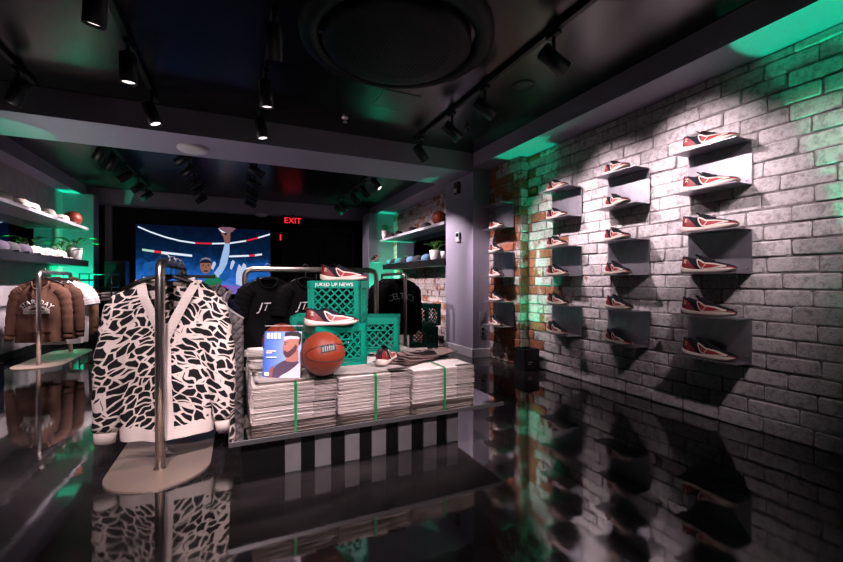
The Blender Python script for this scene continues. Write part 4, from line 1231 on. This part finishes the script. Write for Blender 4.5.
# black tees behind the newspaper table
for (x, y, rz, lab, s_) in ((0.24, 3.78, 13, 'left black tee with a white monogram on the rack behind the table', 11), (0.56, 3.78, 13, 'right black tee with a white monogram partly behind the green crates', 12)):
    tg = garment('tee_shirt', lab, 'tee shirt', (x, y, 0.27), R(rz), 0.76, 0.205, 0.215, 0.18, M_blacktee, nw=0.085, nf=0.095, seed=s_, D=0.045, ripple=0.008, slope=0.06, sleeve=short_sleeve(0.18, 0.76, 0.06, 0.22, 0.075, 0.075), group='black tees behind the table')
    bm = text_bm('JT', 0.10, 0.002, 0.35, fn=lambda a, b_, c: Vector((a - 0.055, tg.front_y(a - 0.055, b_ + 0.505) - 0.009 - c, b_ + 0.505)))
    obj('printed_monogram', bm, M_print, tg.root)
    bm = text_bm('JT', 0.062, 0.002, 0.35, fn=lambda a, b_, c: Vector((a - 0.055, tg.front_y(a - 0.055, b_ + 0.505) - 0.0115 - c, b_ + 0.505)))
    obj('monogram_inside', bm, M_blacktee, tg.root)
    hanger('black hanger inside the ' + ('left' if s_ == 11 else 'right') + ' black tee behind the table', x, 3.78 - 0.0, R(rz), RAIL, 0.19)

# black sweatshirts on the rear rack
for k, y in enumerate((5.36, 5.56, 5.76, 5.96)):
    sg = garment('sweatshirt', ['black sweatshirt with arched outlined lettering, front of the rear rack', 'black sweatshirt second from the front on the rear rack', 'black sweatshirt third from the front on the rear rack', 'black sweatshirt at the back of the rear rack'][k], 'sweatshirt', (2.12, y, 0.24), R(-20 - 2 * k), 0.78, 0.23, 0.22, 0.20, M_blacktee, seed=20 + k, rib=0.05, D=0.045, ripple=0.007, sleeve=long_sleeve(0.20, 0.78, 0.5, 0.05, 0.075, 0.05), group='black sweatshirts')
    hanger('black hanger of the ' + ['lettered front', 'second', 'third', 'rearmost'][k] + ' black sweatshirt on the rear rack', 2.12, y, R(-24), RAIL)
    if k == 0:
        def arch(x, y_, off):
            a = x / 0.34; r = 0.34 + y_
            X = r * math.sin(a) ; Z = 0.545 - 0.34 + r * math.cos(a)
            return Vector((X, sg.front_y(X, Z) - 0.010 - off, Z))
        bm = text_bm('CELTICS', 0.125, 0.002, fn=lambda a, b_, c: arch(a * 0.86, b_, c)); obj('arched_lettering', bm, mat('grey_green_print', (0.24, 0.36, 0.32), 0.8), sg.root)

# brown hoodies and white tops on the left rack
def hood(parent, m, L):
    bm = B()
    def f(u, v):
        a = PI * u
        r = 0.125 * (1 - 0.15 * v)
        return Vector((r * math.cos(a), -0.06 + 0.10 * math.sin(a) + 0.03 * v, L - 0.075 + 0.11 * math.sin(PI * v * .8) * (0.35 + 0.65 * math.sin(a)) + 0.02 * math.sin(a)))
    grid(bm, 20, 8, f); bmesh.ops.solidify(bm, geom=bm.faces, thickness=0.01); obj('hood', bm, m, parent, True)
    bm = B()
    for sd in (-1, 1): tube(bm, [(sd * 0.03, -0.085, L - 0.10), (sd * 0.035, -0.10, L - 0.2), (sd * 0.036, -0.098, L - 0.27)], 0.005, 6)
    obj('drawstring', bm, m, parent, True)
tops = [(6.34, 'hoodie', 'brown hoodie with white arched print at the front of the left rack', M_brown, -2.17), (6.52, 'hoodie', 'plain brown hoodie right behind the printed brown one', M_brown, -2.10), (6.66, 'tee_shirt', 'white top behind the brown hoodies on the left rack', M_whitetee, -2.08),
        (6.80, 'tee_shirt', 'second white top behind the brown hoodies on the left rack', M_whitetee, -2.06), (6.94, 'hoodie', 'tan hoodie at the back of the left rack behind white tops', M_tan, -2.06)]
for k, (y, nm2, lab, m_, x) in enumerate(tops):
    hd = nm2 == 'hoodie'
    hg = garment(nm2, lab, nm2.replace('_', ' '), (x, y, 0.27 if hd else 0.19), R(-6 - k), 0.73 if hd else 0.81, 0.255, 0.24, 0.21, m_, seed=30 + k, rib=0.055 if hd else None, D=0.085 if hd else 0.06, nf=0.10, ripple=0.015,
                 sleeve=long_sleeve(0.21, 0.73, 0.5, 0.07, 0.078, 0.05, 0.03) if hd else short_sleeve(0.21, 0.81), group='tops on the left rack')
    hanger('black hanger of the ' + ['printed brown hoodie', 'plain brown hoodie', 'first white top', 'second white top', 'tan hoodie'][k] + ' on the left rack', -2.14, y, R(-6), RAIL)
    if hd: hood(hg.root, m_, 0.73)
    if k == 0:
        bm = B(); box(bm, -0.16, 0.16, -0.01, 0.01, 0.0, 0.0)
        bm.free(); bm = B()
        grid(bm, 20, 8, lambda u, v: Vector((-0.15 + 0.30 * u, hg.front_y(-0.15 + 0.30 * u, 0.13 + 0.16 * v) - 0.012, 0.12 + 0.17 * v - 0.03 * (abs(2*u-1) ** 3) * v))); obj('front_pocket', bm, m_, hg.root, True)
        def arch2(x, y_, off):
            a = x / 0.2; r = 0.2 + y_
            X = r * math.sin(a); Z = 0.46 - 0.2 + r * math.cos(a) + 0.02
            return Vector((X, hg.front_y(X, Z) - 0.012 - off, Z))
        bm = text_bm('STAR DAY', 0.075, 0.002, fn=lambda a, b_, c: arch2(a * 0.95, b_, c), spacing=1.05); obj('arched_print', bm, M_print, hg.root)
        def picf(x0, x1, z0, z1, off, top): return lambda u, v: (lambda X, Z: Vector((X, hg.front_y(X, Z) - off, Z)))(x0 + (x1 - x0) * u, z0 + (z1 - z0) * v * (1 - top * abs(2*u-1) ** 2))
        bm = B(); grid(bm, 16, 6, picf(-0.13, 0.13, 0.34, 0.445, 0.012, 0.5)); obj('printed_picture', bm, mat('faded_cream_print', (0.50, 0.44, 0.38), 0.9, var=0.25, vscale=35), hg.root, True)
        bm = B(); grid(bm, 12, 4, picf(-0.055, 0.085, 0.385, 0.42, 0.015, 0.6)); obj('picture_motif', bm, mat('dark_brown_print', (0.06, 0.035, 0.028), 0.9), hg.root, True)
        bm = B(); grid(bm, 12, 2, picf(-0.12, 0.12, 0.352, 0.372, 0.015, 0.1)); obj('picture_motif', bm, mat('grey_green_motif', (0.25, 0.27, 0.20), 0.9, var=.4, vscale=60), hg.root, True)

# wire shelf beside it with folded goods
t = thing('wire_shelf', 'thin wire shelving with folded goods left of the black cabinet', 'shelf', (-2.02, 8.05, 0), 0)
M_wire = mat('dark_wire', (0.02, 0.03, 0.028), 0.4, 0.6)
for x in (-0.2, 0.2):
    for y in (-0.22, 0.22):
        bm = B(); tube(bm, [(x, y, 0), (x, y, 1.12)], 0.009, 7); obj('post', bm, M_wire, t, True)
for z in (0.28, 0.68, 0.9, 1.11):
    bm = B(); tube(bm, [(-0.2, -0.22, z), (0.2, -0.22, z), (0.2, 0.22, z), (-0.2, 0.22, z), (-0.2, -0.22, z)], 0.008, 6)
    if z < 0.8:
        for k in range(1, 9): tube(bm, [(-0.2 + 0.4 * k / 9, -0.22, z), (-0.2 + 0.4 * k / 9, 0.22, z)], 0.0035, 5)
    obj('wire_tier', bm, M_wire, t)
def folded(label, x, y, z, w, d, h, m, cat='folded garment', name='folded_garment', group=None):
    bm = B(); box(bm, -w/2, w/2, -d/2, d/2, 0, h, bev=min(h*0.45, 0.02))
    o = obj(name, bm, m, None, True); o.location = (x, y, z); return tag(o, label, cat, group)
M_gry = mat('grey_brown_knit', (0.22, 0.18, 0.16), 0.95, var=.3, vscale=40); M_wr = mat('white_red_knit', (0.62, 0.55, 0.55), 0.95, var=.3, vscale=50)
for z, a in ((0.689, 'upper'), (0.289, 'lower')):
    for k in range(3):
        folded('%s grey brown folded garment on the %s wire tier' % (['lowest', 'middle', 'topmost'][k], a), -2.08, 8.02, z + 0.042 * k, 0.2, 0.36, 0.04, M_gry, group='folded garments on the wire shelf')
        folded('%s pale folded garment at the right of the %s wire tier' % (['lowest', 'middle', 'topmost'][k], a), -1.89, 8.0, z + 0.045 * k, 0.15, 0.34, 0.043, M_wr, group='folded garments on the wire shelf')
# ------------------------------------------------------------------ low table with the newspaper display
TZ = 0.258
t = thing('display_table', 'low mirror-topped table on a slatted black plinth carrying the newspapers', 'table', (0.725, 2.85, 0))
bm = B(); box(bm, -0.765, 0.765, -0.80, 0.80, TZ - 0.026, TZ - 0.001, bev=0.002); obj('table_slab', bm, mat('dark_steel_edge', (0.13, 0.125, 0.13), 0.35, 0.6), t)
bm = B(); box(bm, -0.762, 0.762, -0.797, 0.797, TZ - 0.001, TZ); obj('mirror_top', bm, M_top, t)
bm = B(); box(bm, -0.71, 0.53, -0.63, 0.70, 0.0, TZ - 0.026); obj('plinth', bm, M_black, t)
for px0, px1 in ((285, 301), (315, 331), (345, 359.5), (372, 386), (398.5, 411.5), (423.5, 436.5), (447, 458)):
    xs = [at(p, 440, 2.206)[0] for p in (px0, px1)]
    bm = B(); box(bm, xs[0] - 0.725, min(xs[1] - 0.725, 0.535), -0.645, -0.625, 0, TZ - 0.026, bev=0.001); obj('plinth_slat', bm, M_slat, t)

# bundles of folded newspapers
PW, PD = 0.43, 0.29
def paper_mesh(seed, th, m_top):
    rg = random.Random(seed)
    bm = B()
    nx, ny = 10, 6
    a = [rg.uniform(-.0025, .0025) for _ in range(8)]
    def zt(u, v): return 0.0006 * math.sin(3 * u + a[0] * 900) + 0.0005 * math.sin(5 * v + a[1] * 900)
    def edge(u, v):   # slight ragged rim
        return (PW * (u - .5) + a[2] + 0.0015 * math.sin(9 * v + a[3] * 999), PD * (v - .5) + a[4] + 0.0015 * math.sin(11 * u + a[5] * 999))
    top = [[bm.verts.new((*edge(i / nx, j / ny), th + zt(i / nx, j / ny) - (0.0014 if j in (0, ny) else 0) - (0.001 if i in (0, nx) else 0))) for i in range(nx + 1)] for j in range(ny + 1)]
    bot = [[bm.verts.new((*edge(i / nx, j / ny), zt(i / nx, j / ny) + (0.0012 if j == 0 else 0))) for i in range(nx + 1)] for j in range(ny + 1)]
    for j in range(ny):
        for i in range(nx):
            f = bm.faces.new((top[j][i], top[j][i+1], top[j+1][i+1], top[j+1][i])); f.material_index = 1
            bm.faces.new((bot[j][i], bot[j+1][i], bot[j+1][i+1], bot[j][i+1]))
    for i in range(nx):   # rounded fold at the front, open pages behind
        y = -PD / 2 - 0.0022
        m0 = bm.verts.new(((top[0][i].co.x), y, th * .5)) if i == 0 else m1
        m1 = bm.verts.new(((top[0][i+1].co.x), y, th * .5))
        bm.faces.new((bot[0][i], bot[0][i+1], m1, m0)); bm.faces.new((m0, m1, top[0][i+1], top[0][i]))
        bm.faces.new((bot[ny][i], top[ny][i], top[ny][i+1], bot[ny][i+1]))
    for j in range(ny):
        bm.faces.new((bot[j][0], top[j][0], top[j+1][0], bot[j+1][0])); bm.faces.new((bot[j][nx], bot[j+1][nx], top[j+1][nx], top[j][nx]))
    bmesh.ops.recalc_face_normals(bm, faces=bm.faces)
    me = bpy.data.meshes.new('newspaper'); bm.to_mesh(me); bm.free()
    me.materials.append(M_news); me.materials.append(m_top)
    for p in me.polygons: p.use_smooth = p.material_index == 1
    return me
NTH = 0.0070
NEWS = [paper_mesh(50 + k, NTH, M_page) for k in range(6)]
NEWS_TOP = [paper_mesh(70 + k, NTH, M_page) for k in range(3)]
def bundle(x, y, n, rz, label, seed, strap=True):
    rg = random.Random(seed)
    t = thing('newspaper_bundle', label, 'newspapers', (x, y, TZ), rz, 'strapped newspaper bundles')
    z = 0.0
    gap = n // 2 + rg.randint(-3, 3)
    for k in range(n):
        o = bpy.data.objects.new('newspaper', rg.choice(NEWS)); COL.objects.link(o); o.parent = t
        if k == gap: z += 0.005
        o.location = (rg.uniform(-.003, .003) + (0.006 if k >= gap else 0), rg.uniform(-.003, .003), z)
        o.rotation_euler = (0, 0, R(rg.uniform(-0.35, 0.35)) + (PI if False else 0))
        z += NTH
    if strap:
        bm = B(); hx, hy = 0.007, PD / 2 + 0.013
        pts = [(-hy, -0.0), (-hy, z - .004), (-hy + 0.012, z + 0.006), (0, z + 0.007), (hy - 0.012, z + 0.006), (hy, z - .004), (hy, 0.0)]
        a = [bm.verts.new((-hx, p[0], p[1])) for p in pts]; b_ = [bm.verts.new((hx, p[0], p[1])) for p in pts]
        for i in range(len(pts) - 1): bm.faces.new((a[i], b_[i], b_[i+1], a[i+1]))
        bmesh.ops.solidify(bm, geom=bm.faces, thickness=0.002)
        obj('strap', bm, M_green, t)
    return t
PT = TZ + 28 * NTH + 0.006     # top of a full bundle
bx = [0.277, 0.722, 1.167]
word = ['left', 'middle', 'right']
for r_, (y, n, row) in enumerate(((2.372, 28, 'front row'), (2.70, 28, 'second row'), (3.03, 29, 'third row'), (3.36, 29, 'back row'))):
    for c_ in range(3):
        if r_ == 3 and c_ == 2: continue
        dx = [0, 0, [0, 0, -0.07][min(r_, 2)]][c_]
        bundle(bx[c_] + dx, y, n, R([0.3, -0.4, 0.6, 1.0, -1, -2, -1.0, 1, 90, 1, -1, 0][r_ * 3 + c_]), '%s newspaper bundle in the %s on the low table, tied with a green strap' % (word[c_], row), 100 + r_ * 3 + c_)

# loose newspapers lying on top
def loose(x, y, z, rz, tilt, label, seed, m_top, curl=0.02, sc=1.0):
    rg = random.Random(seed)
    bm = B()
    W_, D_ = PW * sc, PD * sc
    a = rg.uniform(0, 6)
    def h(u, v): return curl * (u - .5) ** 2 * 2 + 0.006 * math.sin(6 * u + a) * v + 0.004 * math.sin(9 * v + a)
    grid(bm, 14, 8, lambda u, v: Vector((W_ * (u - .5), D_ * (v - .5), 0.010 + h(u, v))))
    bmesh.ops.solidify(bm, geom=bm.faces, thickness=0.006)
    o = obj('newspaper', bm, m_top, None, True)
    o.location = (x, y, z); o.rotation_euler = (R(tilt), 0, R(rz))
    return tag(o, label, 'newspaper', 'loose newspapers on the bundles')
places = ['lowest', 'second', 'third', 'fourth', 'topmost']
for k in range(5):
    loose(1.03 + 0.045 * k, 2.50 + 0.012 * k, PT + 0.001 + 0.007 * k, 34 - 9 * k, 0, '%s dark printed newspaper of the fan in front of the right crate' % places[k], 200 + k, M_page_dk, 0.03, 0.85)
loose(0.95, 3.08, PT + 0.012, -16, 0, 'pale newspaper lying skewed behind the right crate', 210, M_page, 0.03)
loose(1.10, 2.78, PT + 0.004, -28, 0, 'pale newspaper lying skewed right of the right crate', 211, M_page, 0.03)
loose(0.27, 2.72, PT + 0.002, 3, 0, 'newspaper lying flat left behind the standing magazine', 212, M_page, 0.015)
loose(0.25, 3.06, PT + 0.014, -4, 0, 'newspaper lying flat on the left bundle of the third row', 213, M_page, 0.02)
loose(0.29, 2.375, PT + 0.001, 2, 0, 'newspaper with dark picture under the standing magazine', 214, M_page, 0.012)
loose(0.71, 2.38, PT + 0.001, -3, 0, 'newspaper lying under the basketball, middle front bundle', 215, M_page, 0.012)

# ------------------------------------------------------------------ milk crates
CW, CHT = 0.335, 0.268
def make_crate(label, loc, rz, m, text=None):
    t = thing('milk_crate', label, 'crate', loc, rz, 'green milk crates')
    h = CW / 2; T = 0.014
    bm = B()
    # rims: base, lower band, upper band; posts at the corners
    for z0, z1, out in ((0.0, 0.028, 0), (0.034, 0.042, 0), (0.048, 0.056, 0), (CHT - 0.048, CHT, 0.003)):
        for k in range(4):
            M = Matrix.Rotation(PI / 2 * k, 4, 'Z')
            box(bm, -h - out, h + out, -h - out, -h + T, z0, z1, M)
    for k in range(4):
        M = Matrix.Rotation(PI / 2 * k, 4, 'Z')
        box(bm, -h, -h + 0.042, -h, -h + T, 0.02, CHT - 0.02, M); box(bm, h - 0.042, h, -h, -h + T, 0.02, CHT - 0.02, M)
    zg = CHT - 0.008     # the crate stands upside down: its gridded floor is on top
    for k in range(15):
        q = -h + 0.01 + (CW - 0.02) * k / 14
        bar(bm, (q, -h + .01, zg), (q, h - .01, zg), 0.015, 0.012); bar(bm, (-h + .01, q, zg - .003), (h - .01, q, zg - .003), 0.015, 0.012)
    cf = obj('crate_frame', bm, m, t)
    x0, x1, z0, z1 = -h + 0.040, h - 0.040, 0.055, CHT - 0.046
    for k in range(4):
        M = Matrix.Rotation(PI / 2 * k, 4, 'Z')
        bm = B()
        w_, hh = x1 - x0, z1 - z0
        step = 0.052
        n = int((w_ + hh) / step) + 1
        for i in range(1, n):
            c = i * step
            for sg in (1, -1):
                # line through (c,0) going up at 45 degrees, clipped to the panel
                pts = []
                a0 = max(0, c - w_); b0 = min(hh, c)
                if b0 - a0 < 0.005: continue
                p = (c - a0, a0); q = (c - b0, b0)
                if sg < 0: p, q = (w_ - p[0], p[1]), (w_ - q[0], q[1])
                bar(bm, (x0 + p[0], -h + T * (.5 + .1 * sg), z0 + p[1]), (x0 + q[0], -h + T * (.5 + .1 * sg), z0 + q[1]), 0.009, 0.005, up=(0, 1, 0))
        # grip slot under the upper band
        if text is None:
            box(bm, -0.062, 0.062, -h - 0.002, -h + T, CHT - 0.098, CHT - 0.088); box(bm, -0.062, 0.062, -h - 0.002, -h + T, CHT - 0.052, CHT - 0.044)
            box(bm, -0.07, -0.058, -h - 0.002, -h + T, CHT - 0.098, CHT - 0.044); box(bm, 0.058, 0.07, -h - 0.002, -h + T, CHT - 0.098, CHT - 0.044)
        bmesh.ops.transform(bm, matrix=M, verts=bm.verts)
        obj('lattice_panel', bm, m, t)
    if text:
        bm = text_bm(text, 0.031, 0.001, fn=lambda x, y, z: Vector((x, -h - 0.0035 - z, y + CHT - 0.025)), spacing=1.05); obj('printed_lettering', bm, M_print, cf)
    return t
def corner_loc(x, y, rz, cx):     # centre of a crate from its front right corner (cx=1) or front left corner (cx=-1)
    a = R(rz); h = CW / 2
    return x - cx * h * math.cos(a) - h * math.sin(a), y - cx * h * math.sin(a) + h * math.cos(a)
ax, ay = corner_loc(0.746, 2.475, 10, 1)
make_crate('green crate directly behind the basketball, carrying the lettered crate', (ax, ay, PT + 0.006), R(10), M_crate)
make_crate('green crate at the left back, partly behind a sneaker and the standing magazine', (0.545, 3.08, PT + 0.02), R(-17), M_crate)
cx_, cy_ = corner_loc(1.066, 2.727, -22, 1)
make_crate('green crate at the right with a sneaker leaning before it', (cx_, cy_, PT + 0.008), R(-22), M_crate)
DZ = PT + 0.006 + CHT
make_crate('topmost green crate with white lettering and a sneaker on its rim', (0.622, 2.700, DZ), R(-24), M_crate, 'JUKED UP NEWS')
make_crate('lower dark green crate on the floor beside the grey pier', (2.58, 5.62, 0), R(-24), M_crate_dk).scale = (1.2, 1.2, 1.22)
make_crate('upper dark green crate of the stack beside the grey pier', (2.58, 5.62, CHT * 1.22), R(6), M_crate_dk).scale = (1.2, 1.2, 1.22)

# sneakers of the display
SHOE.location = (0.495, 2.655, DZ + CHT); SHOE.rotation_euler = (0, 0, R(-26)); SHOE.scale = (0.95,) * 3
put_shoe(0.365, 2.455, DZ, R(-6), 'dark sneaker with red heel on the rim of the crate behind the basketball', 'sneakers on the newspaper display', 1.0)
put_shoe(0.80, 2.375, PT + 0.012, R(56), 'dark sneaker seen from its heel on newspapers before the right crate', 'sneakers on the newspaper display', 0.98)
tag_ = wall_ledge('wall_shelf', 'small pale ledge on the back right pilaster holding one tilted sneaker', 2.62, 2.80, 8.2, 8.4, 1.40, 1.415, M_board)
o_ = put_shoe(2.66, 8.28, 1.47, R(10), 'single sneaker tilted on a small ledge of the back right pilaster', 'sneakers on the newspaper display', 0.8)
o_.rotation_euler = (0, R(-38), R(10)); o_['group'] = 'sneaker on the pilaster ledge'; o_.location = (2.64, 8.29, 1.42)
make_ball('basketball with a printed dark logo in front of the green crates', (0.4275, 2.248, PT + 0.020), Matrix.Rotation(R(14), 4, 'Z') @ Matrix.Rotation(R(-10), 4, 'X'), logo=True)
make_ball('orange basketball half hidden behind the standing magazine', (0.262, 2.815, PT + 0.018), Matrix.Rotation(R(70), 4, 'Z'))

# ------------------------------------------------------------------ magazine in a clear stand
mz = thing('magazine', 'blue magazine with a man in profile on the cover, propped among the newspapers', 'magazine', (0.215, 2.325, PT + 0.010), R(-24.5))
mz.rotation_euler = (R(-8), 0, R(-24.5))
MW, MH = 0.205, 0.252
M_cover = gradient_material('blue_cover', [(0.0, (0.045, 0.12, 0.50)), (0.35, (0.15, 0.26, 0.62)), (0.75, (0.34, 0.42, 0.68)), (1.0, (0.44, 0.49, 0.68))], 'X', -0.10, 0.10, 0, 0.15, 0.35)
bm = B(); box(bm, -MW/2, MW/2, 0.0, 0.006, 0, MH); obj('cover', bm, M_cover, mz)
lay = [0]
def cov(name, pts, m_):
    lay[0] += 1
    bm = B(); y = -0.0006 - 0.0003 * lay[0]
    f = bm.faces.new([bm.verts.new((-MW/2 + MW * u, y, MH * v)) for u, v in pts]); bmesh.ops.triangulate(bm, faces=[f])
    return obj(name, bm, m_, mz)
def ell2(cx, cy, rx, ry, a0=0, a1=360, n=20): return [(cx + rx * math.cos(R(a0 + (a1 - a0) * k / n)), cy + ry * math.sin(R(a0 + (a1 - a0) * k / n))) for k in range(n + (1 if a1 - a0 < 360 else 0))]
M_skin = mat('printed_skin', (0.42, 0.17, 0.13), 0.5); M_skin2 = mat('printed_skin_dark', (0.24, 0.08, 0.07), 0.5); M_hair = mat('printed_hair', (0.02, 0.014, 0.02), 0.5)
cov('printed_glow', [(0.45, 0.0), (1, 0.0), (1, 0.34), (0.8, 0.30), (0.6, 0.16)], mat('printed_pink', (0.78, 0.60, 0.68), 0.5))
cov('printed_shirt', [(0.20, 0.0), (0.25, 0.14), (0.34, 0.27), (0.50, 0.35), (0.66, 0.40), (0.86, 0.40), (0.97, 0.33), (0.86, 0.24), (0.70, 0.14), (0.52, 0.06), (0.40, 0.0)], mat('printed_plum_shirt', (0.075, 0.045, 0.085), 0.5))
cov('printed_arm', [(0.13, 0.0), (0.15, 0.12), (0.21, 0.22), (0.30, 0.27), (0.27, 0.16), (0.25, 0.0)], M_skin2)
cov('printed_neck', [(0.60, 0.36), (0.62, 0.52), (0.92, 0.60), (0.95, 0.38), (0.86, 0.34), (0.70, 0.34)], M_skin)
cov('printed_face', [(0.535, 0.78), (0.53, 0.72), (0.515, 0.68), (0.50, 0.655), (0.525, 0.64), (0.52, 0.61), (0.535, 0.585), (0.525, 0.56), (0.55, 0.50), (0.60, 0.455), (0.68, 0.45), (0.80, 0.53), (0.90, 0.60), (0.96, 0.74), (0.93, 0.86), (0.80, 0.90), (0.62, 0.88), (0.545, 0.84)], M_skin)
cov('printed_beard', [(0.525, 0.56), (0.56, 0.57), (0.66, 0.56), (0.76, 0.62), (0.86, 0.72), (0.90, 0.68), (0.88, 0.58), (0.80, 0.51), (0.68, 0.435), (0.60, 0.44), (0.545, 0.50)], mat('printed_beard', (0.085, 0.03, 0.035), 0.5))
cov('printed_hair', [(0.545, 0.90), (0.56, 0.98), (0.72, 1.0), (0.92, 0.99), (1.0, 0.94), (1.0, 0.80), (0.97, 0.70), (0.93, 0.72), (0.94, 0.82), (0.90, 0.90), (0.72, 0.90)], M_hair)
cov('printed_headband', [(0.535, 0.80), (0.535, 0.88), (0.70, 0.905), (0.94, 0.88), (0.955, 0.83), (0.72, 0.845)], mat('printed_pale_band', (0.72, 0.60, 0.60), 0.5))
cov('printed_brow', [(0.535, 0.755), (0.61, 0.765), (0.67, 0.75), (0.61, 0.775), (0.54, 0.77)], M_hair)
cov('printed_eye', ell2(0.575, 0.725, 0.03, 0.009, n=10), M_hair)
cov('printed_lips', [(0.53, 0.585), (0.60, 0.59), (0.61, 0.575), (0.53, 0.572)], M_skin2)
M_faint = mat('printed_pale_lettering', (0.62, 0.70, 0.90), 0.5)
for k in range(4): cov('masthead_letter', [(0.07 + .10 * k, 0.84), (0.145 + .10 * k, 0.84), (0.145 + .10 * k, 0.97), (0.07 + .10 * k, 0.97)], M_faint)
for k, (v, w_) in enumerate(((0.565, .26), (0.525, .15), (0.43, .28))): cov('cover_line', [(0.08, v), (0.08 + w_, v), (0.08 + w_, v + .022), (0.08, v + .022)], M_print)
cov('publisher_mark', [(0.06, 0.05), (0.18, 0.05), (0.18, 0.12), (0.06, 0.12)], M_print)
M_acr = bpy.data.materials.new('clear_acrylic'); M_acr.use_nodes = True
b_ = M_acr.node_tree.nodes['Principled BSDF']; b_.inputs['Transmission Weight'].default_value = 1.0; b_.inputs['Roughness'].default_value = 0.02; b_.inputs['IOR'].default_value = 1.3
st = thing('magazine_stand', 'clear acrylic stand whose upper edge shows above the blue magazine', 'stand', (0.215, 2.325, PT + 0.010), R(-24.5))
st.rotation_euler = (R(-8), 0, R(-24.5))
bm = B(); box(bm, -MW/2 - 0.004, MW/2 + 0.004, 0.008, 0.011, 0, MH + 0.03); box(bm, -MW/2, MW/2, 0.011, 0.075, 0.0, 0.003); obj('acrylic_back', bm, M_acr, st)
bm = B(); bar(bm, (-MW/2 - .004, 0.0095, MH + .031), (MW/2 + .004, 0.0095, MH + .031), 0.003, 0.003); obj('polished_edge', bm, M_white, st)
